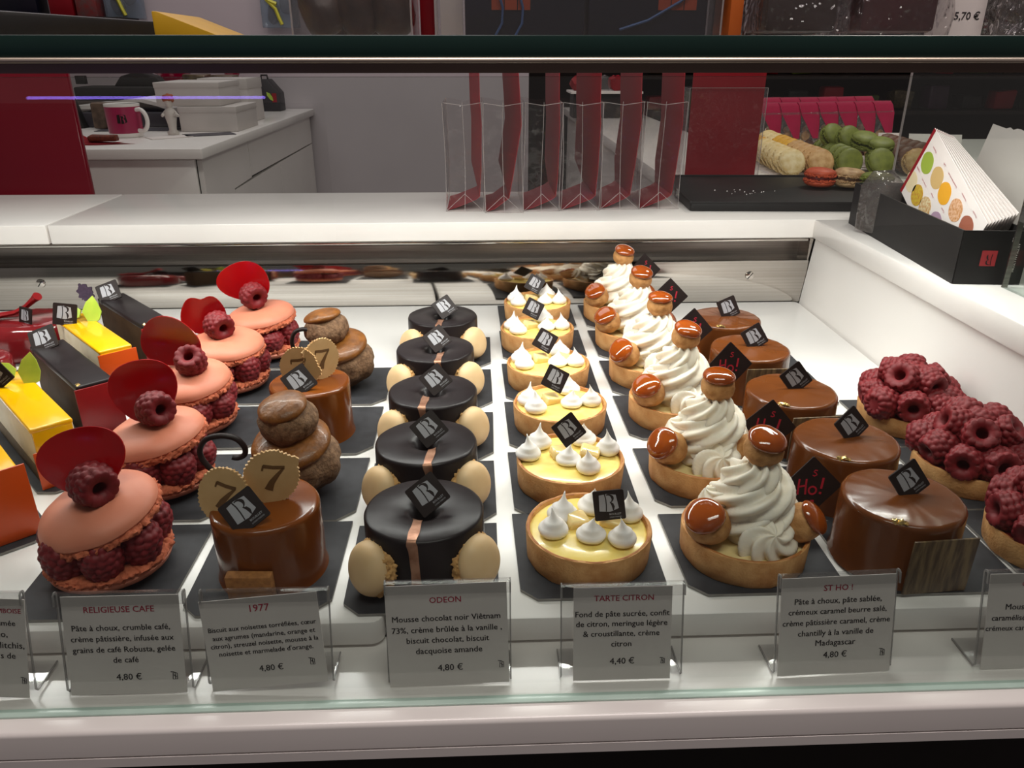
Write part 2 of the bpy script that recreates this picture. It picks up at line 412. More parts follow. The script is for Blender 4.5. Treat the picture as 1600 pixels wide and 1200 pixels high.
for x0, x1, lab in ((-1.0, -.0605, 'white enamel display tray under the left pastry rows'), (-.0555, .4075, 'white enamel display tray under the right pastry rows')):
    b = prism(rrect(x1 - x0, .5938, .008), .0165, 'Z', .0012)
    o = obj('display_tray', b, DECK, loc=((x0 + x1) / 2, .6479, -.0083)); tag(o, lab, 'tray', 'white display trays')

# glass shelf on top of the case: slab, green front edge, steel trim, LED strip
sh = thing('glass_shelf', 'clear glass top shelf with a thick dark green front edge and a steel trim', 'shelf', (-.05, .31, .297))
obj('glass_slab', box(1.5, .38, .008, at=(0, .19, 0)), GLASS, sh, smooth=0)
obj('green_edge', box(1.5, .003, .008, .0005, at=(0, -.0015, 0)), GLASSEDGE, sh)
b = tube([(-.75, -.0038, -.0004), (.75, -.0038, -.0006)], .0011, 12); obj('bright_bead', b, mat('satin_bead', '#efe2d2', .36, 1, c2='#d9c8b4', nscale=9), sh)
obj('steel_trim', box(1.5, .003, .0042, at=(0, -.0022, -.0048)), mat('warm_steel_trim', '#6d5f57', .3, .9, c2='#5d5049', nscale=6), sh)
obj('light_housing', box(1.10, .034, .006, .001, at=(-.05, .352, -.0065)), DSTEEL, sh)

# counters behind and beside the case
o = obj('counter_slab', box(.62, .22, .023, .0012, at=(-.8365, 1.055, .0832)), WHITE); tag(o, 'white glossy counter slab left of the seam, behind the pastry case', 'counter')
o = obj('counter_slab', box(2.034, .22, .023, .0012, at=(.4930, 1.055, .0832)), WHITE); tag(o, 'long white glossy counter slab right of the seam carrying the clear gift bags', 'counter')
o = obj('side_counter', prism([(.305, 1.1665), (1.51, 1.1665), (1.51, 1.86), (.53, 1.86), (.53, 3.0), (.305, 3.0)], .023, 'Z', .001), WHITE, loc=(0, 0, .0947)); tag(o, 'white counter beyond the black tray, carrying the rows of macarons', 'counter')
o = obj('storage_cabinet', box(1.5, .14, .98, at=(-.07, 1.085, -.9)), WHITE); tag(o, 'white cabinet front under the counter behind the case', 'cabinet')
o = obj('storage_cabinet', prism([(.32, 1.18), (1.5, 1.18), (1.5, 1.84), (.515, 1.84), (.515, 2.98), (.32, 2.98)], .98, 'Z'), WHITE); tag(o, 'white cabinet under the macaron counter at right', 'cabinet'); o.location = (0, 0, -.41)

# ------------------------------------------------------------------ boards
def board(x0, x1, yc, d, label, rz=0, n=[0]):
    wd = x1 - x0; h, c = d / 2, .012
    pts = [(-wd/2 + .002, -h + c*.8), (-wd/2 + c, -h), (wd/2 - c, -h), (wd/2, -h + c), (wd/2, h), (-wd/2, h)]
    bm = prism(pts, .0018, 'Z')
    for f in bm.faces: f.material_index = 0 if abs(f.normal.z) > .5 else 1
    bm.normal_update()
    for f in bm.faces: f.material_index = 0 if abs(f.normal.z) > .5 else 1
    o = obj('cake_board', bm, [BOARDM, BOARDE], loc=((x0 + x1) / 2, yc, .0012), rot=(0, 0, rz), smooth=0)
    return tag(o, label, 'cake board', 'black cake boards')
BZ = .0021
ORD = ['front', 'second from the front', 'third from the front', 'fourth from the front', 'fifth from the front', 'rearmost']
def ordn(i, n): return 'rearmost' if i == n - 1 else ORD[i]

# ------------------------------------------------------------------ raspberries
def raspberry_mesh(seed, L=.021, R=.0108):
    r_ = random.Random(seed); cs = []
    rows = 6
    for j in range(rows):
        v = (j + .4) / rows
        rad = R * (.86 + .25 * math.sin(PI * min(v * 1.05, 1)) if v < .6 else (1.1 * math.cos((v - .55) * 2.05) + .02))
        n = max(5, int(2 * PI * rad / (.0050)))
        for k in range(n):
            a = 2 * PI * (k + .5 * (j % 2) + r_.uniform(-.08, .08)) / n
            cs.append(Vector((rad * .82 * math.cos(a), rad * .82 * math.sin(a), v * L + r_.uniform(-.0004, .0004))))
    cs.append(Vector((0, 0, L * .97)))
    prof = []
    N = 46
    for i in range(N + 1):
        v = i / N
        rad = R * (.80 + .25 * math.sin(PI * min(v * 1.05, 1)) if v < .6 else max(0, 1.05 * math.cos((v - .55) * 2.6)))
        prof.append((max(rad, 0 if i == N else .0006), -.0005 + v * L))
    inner = [(0, L * .55), (R * .20, L * .5), (R * .32, L * .25), (R * .36, L * .04)]
    bm = lathe(inner + prof, 72)
    nin = 1 + 3 * 72
    bm.verts.ensure_lookup_table()
    for i, v in enumerate(bm.verts):
        if i < nin: continue
        d = min((v.co - c).length for c in cs)
        q = .0031
        out = Vector((v.co.x, v.co.y, max(0, v.co.z - L * .55))).normalized() if v.co.length > 0 else Vector((0, 0, 1))
        h = math.sqrt(max(0, q * q - d * d)) if d < q else 0
        v.co += out * (h * .95 - .0016)
    for f in bm.faces: f.material_index = 1 if all(v.index < nin for v in f.verts) else 0
    o = obj('raspberry', bm, [RASP, RASPD], smooth=80); me = o.data; bpy.data.objects.remove(o); return me
RM = [raspberry_mesh(1), raspberry_mesh(5, .019, .0112), raspberry_mesh(9, .022, .0103)]
def raspberry(parent, loc, d=(0, 0, 1), s=1.0, spin=0):
    R = toward(d) @ Matrix.Rotation(spin, 3, 'Z')
    o = obj('raspberry', rnd.choice(RM), None, parent, loc, R); o.scale = (s, s, s); return o

# ------------------------------------------------------------------ macaron shell
def shell_bm(R, h):
    p = [(R * .97, 0), (R, h * .12)] + [(R * math.cos(math.radians(a)) ** .62, h * (.12 + .88 * math.sin(math.radians(a)))) for a in range(10, 90, 10)] + [(0, h)]
    return disp(lathe([(0, 0)] + p, 56), .0004, 60, R)
def foot_bm(R, h, seed=0):
    b = lathe([(R * .8, 0), (R * .94, 0), (R * .99, h * .1), (R * 1.01, h * .25), (R * 1.02, h * .4), (R * 1.02, h * .55), (R * 1.01, h * .7), (R * .99, h * .85), (R * .95, h), (R * .8, h)], 200 if R > .02 else 130)
    disp(b, .0020, 300, seed); return disp(b, .0018, 800, seed + 3)
def shell(parent, loc, R3, R, h, m, mf, name='macaron_shell', seed=0):
    s = obj(name, shell_bm(R, h), m, parent, loc, R3)
    obj('macaron_foot', foot_bm(R, h * (.50 if R > .02 else .75), seed), mf, s, (0, 0, -h * (.42 if R > .02 else .62)), smooth=60)
    return s

# ------------------------------------------------------------------ column of lemon tarts
def tart_shell(parent, R=.040, h=.0205, m=CRUST, fill=None, fillname='filling', zf=.0175, seed=0):
    b = lathe([(0, 0), (R * .96, 0), (R * .975, .001), (R, h * .96), (R * .99, h), (R * .945, h), (R * .93, h * .95), (R * .92, h * .55), (0, h * .55)], 80)
    disp(b, .0007, 90, seed); disp(b, .0004, 320, seed)
    s = obj('tart_crust', b, m, parent, smooth=50)
    b = disp(lathe([(R * .985, h * .985), (R * .972, h * 1.01), (R * .948, h * 1.01), (R * .935, h * .985)], 80, caps=False), .0004, 200, seed)
    obj('crust_rim', b, CRUSTD, s, smooth=60)
    if fill:
        b = lathe([(0, h * .6), (R * .93, h * .6), (R * .935, zf), (R * .88, zf + .0012), (R * .6, zf + .0018), (R * .3, zf + .002), (0, zf + .002)], 64)
        obj(fillname, disp(b, .0005, 110, seed), fill, parent, smooth=60)
    return s
def kiss_mesh(seed, r=.0088, h=.017):
    prof = [(0, 0), (r * .7, 0)]
    for i in range(1, 15):
        v = i / 15; rr = r * (math.sin(PI * (.28 + .5 * min(v / .42, 1))) if v < .42 else .64 * (1 - (v - .42) / .58) ** 1.7 + .02 + .13 * max(0, 1 - (v - .42) * 6))
        prof.append((rr, v * h))
    prof.append((0, h))
    b = lathe(prof, 32); disp(b, .0005, 140, seed)
    for v in b.verts:
        q = max(0, v.co.z / h - .5); v.co.x += q * q * .008 * math.cos(seed * 2.1); v.co.y += q * q * .008 * math.sin(seed * 2.1)
    o = obj('meringue_kiss', b, MERING, smooth=70); me = o.data; bpy.data.objects.remove(o); return me
KM = [kiss_mesh(1), kiss_mesh(2, .0092, .0158), kiss_mesh(3, .0083, .018)]
def lemon_tart(variant):
    t = thing('lemon_tart', 'x', 'tart', group='lemon meringue tarts')
    tart_shell(t, fill=LEMON, fillname='lemon_cream', seed=variant)
    ks = [[(-.023, -.006), (.000, -.012), (.0185, -.0175), (-.0155, .011), (.006, .020), (.0275, .010)],
          [(-.031, .003), (-.002, -.006), (.011, -.019), (-.022, .020), (.0125, .025), (.029, .008)],
          [(-.023, -.012), (.009, -.006), (.026, -.005), (-.026, .004), (.012, .022)]][variant]
    for i, (x, y) in enumerate(ks):
        o = obj('meringue_kiss', KM[i % 3], None, t, (x, y, .0192), (0, 0, i * 1.7)); s = 1 + .06 * math.sin(i * 5); s *= 1.10; o.scale = (s, s, s)
    for x, y, a in ((-.008, .004, .4), (.0145, .0035, -.3)):
        b = box(.014, .012, .007, .0016, 2); disp(b, .0015, 150, x * 900)
        obj('lemon_jelly_cube', b, JELLY, t, (x, y, .0188), (.15, .2, a), smooth=50)
    plaque(t, [(.0125, .0, .0355), (-.001, .006, .040), (-.003, .008, .039)][variant], tilt([-6, 8, 5][variant], [12, 25, 28][variant], [-8, -33, 38][variant] if variant < 2 else 32), .0195)
    return t
TY = [.410, .500, .597, .691, .7925, .888]
protos = [lemon_tart(0), lemon_tart(1), lemon_tart(2)]
tl = ['lemon meringue tart at the front of its row, its plaque nearly upright',
      'lemon meringue tart second from the front, just behind the one by the price card',
      'lemon meringue tart third from the front, four meringues on its near side',
      'lemon meringue tart fourth from the front of the lemon row',
      'lemon meringue tart fifth from the front, before the rearmost one',
      'rearmost lemon meringue tart, mirrored in the steel back']
use = [0, 1, 2, 2, 2, 2]; seen = set()
for i in range(6):
    p = protos[use[i]]; loc = ([.0644, .0625, .0641, .0616, .0580, .0646][i], TY[i], BZ); rz = [0, .0, .1, -.05, .12, -.04][i]
    if use[i] in seen: dup(p, loc, rz, tl[i])
    else: place(p, loc, rz, tl[i]); seen.add(use[i])
    board(.0175, .109, TY[i] + .001, .0915, 'black cake board under the %s lemon tart' % ordn(i, 6))

# ------------------------------------------------------------------ column of cream topped tarts with choux
def cream_swirl():
    path = []; n = 150
    for i in range(n):
        t = i / (n - 1); a = 2 * PI * 2.7 * t + 2.2; R = .0142 * (1 - t ** 3) + .0012
        path.append((R * math.cos(a), R * math.sin(a), .025 + .035 * t))
    def prof(th, u): return 1 + .19 * math.cos(7 * (th + u * 14))
    b = tube(path, lambda u: .0124 * (1 - .16 * u), 72, prof)
    return disp(b, .0004, 200, 2)
def rosette(R, h, lobes=7, tw=1.6, sag=0):
    prof = [(0, 0)] + [(R * (1 - (i / 12) ** 2.2) + .0008, h * i / 12) for i in range(0, 13)]
    def fn(t, i, r, z): return r * (1 + .20 * math.cos(lobes * (t + tw * z / h))), z + .0006 * math.cos(lobes * (t + tw * z / h))
    return disp(lathe(prof, 84, fn), .0003, 220, R * 1000)
def choux(parent, loc, r, d, cap=.9, m=CHOUX, mc=AMBER, nm='choux_puff', amp=.0012, squash=.92, cap_h=.42):
    b = ball(r, 4, (1, 1, squash)); disp(b, amp, 90, loc[0] * 500 + loc[1] * 90); disp(b, amp * .4, 320, 2)
    o = obj(nm, b, m, parent, loc, smooth=70)
    R = r * cap
    p = [(0, -R * .15), (R * .92, -R * .12), (R, -R * .04)] + [(R * math.cos(math.radians(a)) ** .8, R * cap_h * math.sin(math.radians(a))) for a in range(8, 90, 10)] + [(0, R * cap_h)]
    c = disp(lathe(p, 40), .0006, 80, loc[1] * 300)
    obj('caramel_cap', c, mc, o, Vector(d).normalized() * r * squash * .72, toward(d), smooth=60)
    return o
_st = {}
def honore_plaque(parent, loc, R):
    if not _st:
        b = prism(rrect(.029, .029, .001), .0011, 'Y'); o0 = obj('handwritten_plaque', b, CHOCPL); _st['m'] = o0.data; bpy.data.objects.remove(o0)
        b = bmesh.new(); y = 0; wd = .0013
        # the hand-lettered « s Ho ! », drawn with the diamond's corner up
        def S(pts, w_=wd): ribbon(b, [(p[0] * .001, p[1] * .001) for p in pts], w_, y)
        S([(-9, 5), (-9.5, 0), (-9.8, -6)]); S([(-4.2, 5), (-4.5, 0), (-4.6, -6)]); S([(-9.6, -.5), (-4.3, .3)])
        S([(a[0] * 1000, a[1] * 1000) for a in arc(.0002, -.0032, .0026, .0027, 0, 360, 14)])
        S([(7.4, 5.5), (6.6, 1), (6.0, -2.2)], .0016); S([(5.7, -4.4), (5.5, -6)], .0017)
        S([(3.0, 10.6), (1.4, 11.0), (.4, 9.9), (1.9, 8.9), (2.6, 7.7), (1.0, 6.9), (-.3, 7.5)], .0009)
        S([(-1.0, -11), (1.6, -11)], .0022)
        o0 = obj('red_lettering', b, mat('red_hand_lettering', '#b01f34', .5, c2='#a61a2e', nscale=60), smooth=0); _st['t'] = o0.data; bpy.data.objects.remove(o0)
    p = obj('handwritten_plaque', _st['m'], None, parent, loc, R)
    obj('red_lettering', _st['t'], None, p, (0, -.0008, 0), (0, math.radians(-45), 0))
    return p
def st_honore(variant):
    t = thing('cream_choux_tart', 'x', 'tart', group='cream tarts topped with caramel choux')
    tart_shell(t, R=.040, h=.0195, fill=CUSTARD, fillname='custard_filling', zf=.0145, seed=5 + variant)
    obj('cream_swirl', cream_swirl(), CREAM, t, (.004, .004, -.002), (0, 0, variant * .5), smooth=80)
    obj('cream_rosette', rosette(.0165, .015), CREAM, t, (.006, -.019, .0215), (math.radians(48), 0, .15), smooth=80)
    obj('cream_rosette', rosette(.0125, .013, 7), CREAM, t, (-.0165, .006, .033), (math.radians(-8), math.radians(-42), 0), smooth=80)
    obj('cream_rosette', rosette(.0125, .013, 7), CREAM, t, (.022, .012, .030), (math.radians(-18), math.radians(42), 0), smooth=80)
    obj('cream_rosette', rosette(.0125, .013, 7), CREAM, t, (.002, .026, .030), (math.radians(-45), 0, 0), smooth=80)
    choux(t, (-.0285, -.0125, .0300), .0138, [(-.45, -.45, 1), (-.7, -.55, .7)][variant])
    choux(t, (.0315, -.0105, .0275), .0128, (.75, -.35, .75))
    choux(t, (.0065, .004, .0725), .0122, [(.1, -.3, 1), (.0, -.1, 1)][variant], cap=.98)
    honore_plaque(t, (.0575, .0345, .027), tilt(0, 12, 45 + 4 * variant))
    return t
SY = [.408, .505, .609, .698, .7925, .889]
sl = ['cream swirl choux tart at the front of its row, behind the ST HO ! card',
      'cream swirl choux tart second from the front, glossy caramel puff on its left',
      'cream swirl choux tart third from the front of its row', 'cream swirl choux tart fourth from the front of its row',
      'cream swirl choux tart fifth from the front, before the rearmost one', 'rearmost cream swirl choux tart, against the steel back']
protos = [st_honore(0), st_honore(1)]
for i in range(6):
    p = protos[0 if i in (0, 2, 4, 5) else 1]; loc = ([.1645, .1635, .1665, .1630, .1622, .1611][i], SY[i], BZ); rz = [0, -.08, .10, .05, -.05, .12][i]
    if i < 2: o = place(p, loc, rz, sl[i])
    else: o = dup(p, loc, rz, sl[i])
    for ch in o.children:
        if ch.name.startswith('handwritten_plaque'): ch.location = Vector([(.0545, .0310, .0290), (.0520, .0170, .0350), (.0500, .0050, .0440), (.0430, .0090, .0460), (.0455, .0340, .0440), (.0445, .0340, .0465)][i])
    board(.1195, .2175, SY[i] + .001, .087, 'black cake board under the %s cream choux tart' % ordn(i, 6))

# ------------------------------------------------------------------ column of dark chocolate domes with vanilla macarons
def mac_half(parent, loc, d, R=.0165, h=.0105, seed=0):
    return shell(parent, loc, toward(d), R, h, BEIGE, BEIGEF, seed=seed)
def odeon(variant):
    t = thing('dark_chocolate_cake', 'x', 'cake', group='dark chocolate cakes with vanilla macarons')
    R, h = .0365, .0405
    prof = [(0, 0), (R, 0), (R + .0006, .002), (R, h - .0022), (R - .0006, h - .0008), (R - .0022, h), (R * .55, h - .0006), (R * .36, h - .0012), (R * .26, h - .003), (R * .19, h - .009), (R * .1, h - .013), (0, h - .014)]
    b = lathe(prof, 72); disp(b, .0004, 70, variant); obj('glazed_body', b, DARKCHOC, t, smooth=50)
    x = [-.004, .004, -.006, .005, -.002][variant]
    bm = bmesh.new(); line = [(.0075, h - .0078), (.0098, h - .0022), (.0135, h - .0004), (.0202, h + .0002), (.027, h + .0005), (R - .0022, h + .0008), (R - .0004, h + .0002), (R + .0005, h - .0018), (R + .0010, h - .006), (R + .0012, .02), (R + .0014, .004)]
    L = []
    for i, (r, z) in enumerate(line):
        wv = .0029 + .0004 * math.sin(i * 2 + variant); xx = x + .001 * math.sin(i * .8)
        f = lambda q: (q, -math.sqrt(max(r * r - q * q, 1e-9)), z)
        L.append([bm.verts.new(f(xx + wv * q)) for q in (-1, -.5, 0, .5, 1)])
    for p, q in zip(L, L[1:]):
        for k in range(4): bm.faces.new((p[k], p[k + 1], q[k + 1], q[k]))
    obj('bronze_stripe', bm, BRONZE, t, smooth=60)
    mac_half(t, (-.0300, -.0275, .0175), (-.74, -.60, .28), seed=variant)
    mac_half(t, (.0318, -.0235, .0175), (.76, -.58, .28), seed=variant + 9)
    plaque(t, (.0025, .002, h + .0085), tilt([-4, 3, 0, 4, 6][variant], 38, [-40, -38, -40, -36, -32][variant]), .0205)
    return t
OY = [.403, .492, .582, .680, .777]
ol = ['dark chocolate cake at the front of its row, behind the ODEON card',
      'dark chocolate cake second from the front, left macaron turned edge-on', 'middle dark chocolate cake of its row of five',
      'dark chocolate cake fourth from the front', 'rearmost dark chocolate cake, alone before the white deck']
for i in range(5):
    place(odeon(i), ([-.0385, -.0430, -.0430, -.0465, -.0437][i], OY[i], BZ), 0, ol[i])
    board(-.087, .0065, OY[i] - .002, [.090, .086, .086, .090, .088][i], 'black cake board under the %s dark chocolate cake' % ordn(i, 5), rz=[0, .01, -.01, .01, 0][i])

# ------------------------------------------------------------------ column of glossy milk caramel cakes
def caramel_cake(variant):
    t = thing('caramel_cake', 'x', 'cake', group='glossy caramel cakes')
    R, h = .0365, .044
    prof = [(0, 0), (R * 1.03, 0), (R * 1.0, .004)] + [(R * .985, h - .004)] + [(R * .985 - .003 + .003 * math.cos(math.radians(a)), h - .003 + .003 * math.sin(math.radians(a))) for a in range(15, 91, 15)] + [(R * .6, h + .0004), (0, h + .0004)]
    b = lathe(prof, 72); disp(b, .0006, 60, variant + 3); disp(b, .0003, 200, variant); obj('glazed_body', b, MILK, t, smooth=50)
    bm = bmesh.new()
    for k in range(5):
        q = ball(.0022, 1, (1.2, .8, .5), at=((k - 2) * .0013, .0006 * math.sin(k * 3), .0004 * k)); disp(q, .002, 500, k); merge(bm, q)
    obj('gold_leaf', bm, GOLD, t, (-.0165, -.0285, h - .0004), (.5, 0, -.4), smooth=0)
    obj('grained_plate', box(.040, .0013, .0375, .0002), GRAIN, t, (.0075, -.0380, .0005), (math.radians(1), 0, math.radians(4)))
    plaque(t, (.004, .004, h + .0085), tilt([6, 10, 4, 8, 2][variant], 18, [-32, -36, -36, -28, -20][variant]), .0205)
    return t
GY = [.400, .477, .563, .661, .749]
gl = ['glossy caramel cake at the front of its row, right of the big cream tart', 'glossy caramel cake second from the front, left of the middle raspberry tart', 'middle glossy caramel cake of its row of five',
      'glossy caramel cake fourth from the front', 'rearmost glossy caramel cake, in front of the white deck']
for i in range(5):
    place(caramel_cake(i), ([.2585, .2570, .2495, .2475, .2500][i], GY[i], BZ), [0, .05, .0, -.05, .1][i], gl[i])
    board(.2235, .326, GY[i] + .0005, [.078, .076, .083, .086, .086][i], 'black cake board under the %s caramel cake' % ordn(i, 5))

# ------------------------------------------------------------------ raspberry tarts at right
def raspberry_tart(seed):
    t = thing('raspberry_tart', 'x', 'tart', group='raspberry tarts')
    tart_shell(t, R=.0395, h=.0165, fill=REDGLAZE, fillname='raspberry_jam', zf=.015, seed=20 + seed)
    r_ = random.Random(seed)
    for k in range(9):
        a = 2 * PI * k / 9 + seed; d = Vector((-math.cos(a), -math.sin(a), r_.uniform(-.25, .5)))
        if k % 4 == 3: d = -d
        p = Vector((.0315 * math.cos(a), .0315 * math.sin(a), .0255 + r_.uniform(-.001, .002))) - d.normalized() * .008
        raspberry(t, p, d, r_.uniform(1.02, 1.2), r_.uniform(0, 6))
    for k in range(5):
        a = 2 * PI * k / 5 + seed * 2; d = Vector((-math.cos(a) * .9, -math.sin(a) * .9, r_.uniform(-.9, .2)))
        p = Vector((.018 * math.cos(a), .018 * math.sin(a), .0425 + r_.uniform(-.001, .003))) - d.normalized() * .008
        raspberry(t, p, d, r_.uniform(1.05, 1.2), r_.uniform(0, 6))
    raspberry(t, (0, 0, .034), (.2, .1, 1), 1.1)
    return t
for i, (y, lab) in enumerate(((.403, 'raspberry tart at the front, cut by the right edge of the picture'), (.4965, 'raspberry tart in the middle of the three at right'), (.590, 'raspberry tart furthest back, nearest the white side wall'))):
    place(raspberry_tart(3 + i), (.3655, y, BZ), 0, lab)
    board(.3285, .4065, y, .0915, 'black cake board under the %s raspberry tart' % ('front', 'middle', 'rear')[i])

# ------------------------------------------------------------------ pink macaron and raspberry cakes
def petal(parent, loc, R3, wd, ht, curl=7, notch=0, seed=0):
    bm = bmesh.new(); N, Mr = 40, 7; rings = []
    for j in range(1, Mr + 1):
        r = j / Mr; ring = []
        for k in range(N):
            a = 2 * PI * k / N; q = r * (1 - notch * max(0, math.cos(a - PI / 2)) ** 10) * (1 + .05 * math.sin(3 * a + seed))
            x, z = wd / 2 * q * math.cos(a), ht / 2 * q * math.sin(a)
            ring.append(bm.verts.new((x, -curl * x * x - curl * .6 * z * z + .003 * math.sin(60 * z + seed), z)))
        rings.append(ring)
    c = bm.verts.new((0, .003 * math.sin(seed), 0))
    for k in range(N): bm.faces.new((c, rings[0][k], rings[0][(k + 1) % N]))
    for a, b in zip(rings, rings[1:]):
        for k in range(N): bm.faces.new((a[k], b[k], b[(k + 1) % N], a[(k + 1) % N]))
    bmesh.ops.recalc_face_normals(bm, faces=bm.faces[:])
    bmesh.ops.solidify(bm, geom=bm.faces[:], thickness=.0009)
    return obj('red_petal', bm, PETAL, parent, loc, R3, smooth=50)
def pink_cake(v):
    t = thing('raspberry_macaron_cake', 'x', 'cake', group='pink macaron cakes with raspberries')
    R = .0355
    shell(t, (0, 0, .0105), Matrix.Rotation(PI, 3, 'X'), R, .0105, PINK, PINKF, 'bottom_macaron_shell', v)
    for k in range(7):
        a = 2 * PI * k / 7 + v * .5 - .35
        raspberry(t, (.0245 * math.cos(a), .0245 * math.sin(a), .0145), (.12 * math.cos(a), .12 * math.sin(a), 1), 1.12 + .05 * math.sin(k * 3), k)
    b = lathe([(0, 0), (.017, 0), (.018, .012), (.021, .022), (0, .024)], 32); disp(b, .003, 60, v); obj('cream_filling', b, CREAM, t, (0, 0, .0135), smooth=70)
    tl_ = [(-9, 10), (-8, 5), (-2, 8), (2, 5), (-6, 4)][v]
    R3 = Matrix.Rotation(math.radians(tl_[0]), 3, 'Y') @ Matrix.Rotation(math.radians(tl_[1]), 3, 'X')
    shell(t, (0, 0, .0405), R3, R * .975, .0125, PINK, PINKF, 'top_macaron_shell', v + 5)
    px, pz, wd, ht, yaw, roll, nt = [(-.007, .0725, .050, .040, 8, -8, 0), (-.006, .0735, .046, .046, 15, -25, 0), (-.012, .074, .052, .042, -5, 10, 0), (-.020, .0705, .040, .040, 20, 0, .35), (-.014, .077, .053, .041, 5, 5, 0)][v]
    petal(t, (px, .010, pz), tilt(yaw, 12, roll), wd, ht, notch=nt, seed=v)
    d = [(-.75, .65, .0), (-.7, .65, -.2), (-.1, .6, -.7), (-.6, .6, .1), (-.6, .7, .1)][v]
    c = [(.002, -.004, .0625), (.006, -.004, .0645), (.007, -.004, .062), (-.003, -.002, .0625), (-.004, -.004, .066)][v]
    raspberry(t, Vector(c) - Vector(d).normalized() * .010, d, 1.12, 1.3 * v)
    return t
PY = [.406, .506, .604, .690, .776]
plb = ['pink macaron cake at the front of its row, behind the RELIGIEUSE CAFE card',
       'pink macaron cake second from the front, tall petal leaning over the chocolate slice', 'middle pink macaron cake, its raspberry lying with the hollow down',
       'pink macaron cake fourth from the front, with a notched red petal', 'rearmost pink macaron cake, bright red round petal against the steel back']
for i in range(5):
    place(pink_cake(i), ([-.2345, -.2395, -.2500, -.2440, -.2335][i], PY[i], BZ), 0, plb[i])
    board(-.279, -.1865, PY[i] - .001, [.094, .094, .080, .080, .080][i], 'black cake board under the %s pink macaron cake' % ordn(i, 5))

# ------------------------------------------------------------------ tall caramel cakes with biscuit seals, coffee choux
def seal(parent, loc, R3, r, seed):
    r_ = random.Random(seed); pts = []; n = 84
    for k in range(n):
        a = 2 * PI * k / n; q = r * (1 + (.035 if k % 2 else -.02) + r_.uniform(-.02, .02) + (.16 * max(0, math.cos(a - 2.0 - seed)) ** 60))
        pts.append((q * math.cos(a) * .96, q * math.sin(a) * 1.04))
    s = obj('biscuit_seal', prism(pts, .0022, 'Y'), SEAL, parent, loc, R3, smooth=0)
    k = r / .0165; bm = bmesh.new()
    L = [(-.0062 * k, .0068 * k), (.0062 * k, .0068 * k), (.0060 * k, .0055 * k), (.0015 * k, -.0005 * k), (-.0005 * k, -.0075 * k)]
    ribbon(bm, [(-.0062 * k, .0040 * k), (-.0058 * k, .0075 * k)], .0012 * k, 0)
    ribbon(bm, [(-.0060 * k, .0070 * k), (0, .0066 * k), (.0066 * k, .0070 * k)], .0022 * k, 0)
    ribbon(bm, [(.0060 * k, .0066 * k), (.0030 * k, .0020 * k), (.0002 * k, -.0030 * k), (-.0012 * k, -.0082 * k)], [.0012 * k, .0024 * k, .0036 * k, .0050 * k], 0)
    obj('seal_figure', bm, SEALD, s, (.0004, -.00125, 0), smooth=0)
    return s
def tall_caramel(v):
    t = thing('tall_caramel_cake', 'x', 'cake', group='tall caramel cakes with biscuit seals')
    R, h = .0325, .047
    prof = [(0, 0), (R * 1.03, 0), (R * .99, .003), (R * .985, .02)] + [(R * 1.0, h - .004)] + [(R - .003 + .003 * math.cos(math.radians(a)), h - .003 + .003 * math.sin(math.radians(a))) for a in range(15, 91, 15)] + [(0, h + .0002)]
    b = lathe(prof, 72); disp(b, .0007, 50, v + 8); obj('glazed_body', b, CARAMEL, t, smooth=50)
    if v == 0:
        b = box(.0265, .0065, .0215, .0008); disp(b, .0005, 400, 1); obj('hazelnut_biscuit', b, BISC, t, (-.0035, -.0345, .0), (math.radians(4), 0, -.04))
        seal(t, (-.0215, -.006, .0560), tilt(-12, 14, 14), .0165, 3); seal(t, (.0050, .003, .0630), tilt(14, 4, 12), .0165, 5)
        plaque(t, (-.0055, -.0215, .0545), tilt(6, 38, -36), .0215)
    else:
        seal(t, (-.006, -.004, .0600), tilt(-6, 10, -8), .0165, 4); seal(t, (.010, .006, .0640), tilt(40, 4, 6), .0165, 7)
        plaque(t, (-.004, -.018, .0545), tilt(8, 36, -34), .0215)
    return t
place(tall_caramel(0), (-.1340, .403, BZ), 0, 'tall caramel cake at the front with two biscuit seals reading 7, behind the 1977 card')
place(tall_caramel(1), (-.1450, .5900, BZ), 0, 'tall caramel cake further back, between the two coffee choux cakes')
def coffee_choux(v):
    t = thing('coffee_choux_cake', 'x', 'cake', group='coffee choux cakes with a chocolate curl')
    a = choux(t, (0, 0, .0245), .0305, [(-.1, -.3, 1), (-.12, -.25, 1)][v], cap=.93, m=CRAQ, mc=COFFEE, nm='large_choux', amp=.0030, squash=.80, cap_h=.30)
    c = choux(t, [(-.0025, -.002, .0575), (-.011, -.003, .058)][v], .0205, [(-.15, -.25, 1), (-.2, .05, 1)][v], cap=.85, m=CRAQ, mc=COFFEE, nm='small_choux', amp=.0022, squash=.86, cap_h=.34)
    p = [(-.024, .012), (-.040, .006), (-.046, .012), (-.0585, .028), (-.063, .039), (-.0585, .0488), (-.049, .0525), (-.038, .051), (-.032, .0445), (-.032, .038), (-.037, .035), (-.0415, .036)]
    P = []
    for i in range(len(p) - 1):
        for k in range(5):
            u = k / 5; q0, q1, q2, q3 = p[max(i-1, 0)], p[i], p[i+1], p[min(i+2, len(p)-1)]
            f = lambda j: .5 * (2*q1[j] + (q2[j]-q0[j])*u + (2*q0[j]-5*q1[j]+4*q2[j]-q3[j])*u*u + (3*q1[j]-q0[j]-3*q2[j]+q3[j])*u**3)
            P.append((f(0), -.014, f(1)))
    if v: P = [(q[0] * .72 + .004, q[1], q[2] * .95 + .012) for q in P]
    obj('chocolate_curl', tube(P, .0026, 12, lambda th, u: 1 - .25 * abs(math.sin(th))), CHOCPL, t, smooth=60)
    return t
place(coffee_choux(0), (-.1370, .4955, BZ), 0, 'two-tier coffee choux cake with a chocolate curl, just behind the front tall caramel cake')
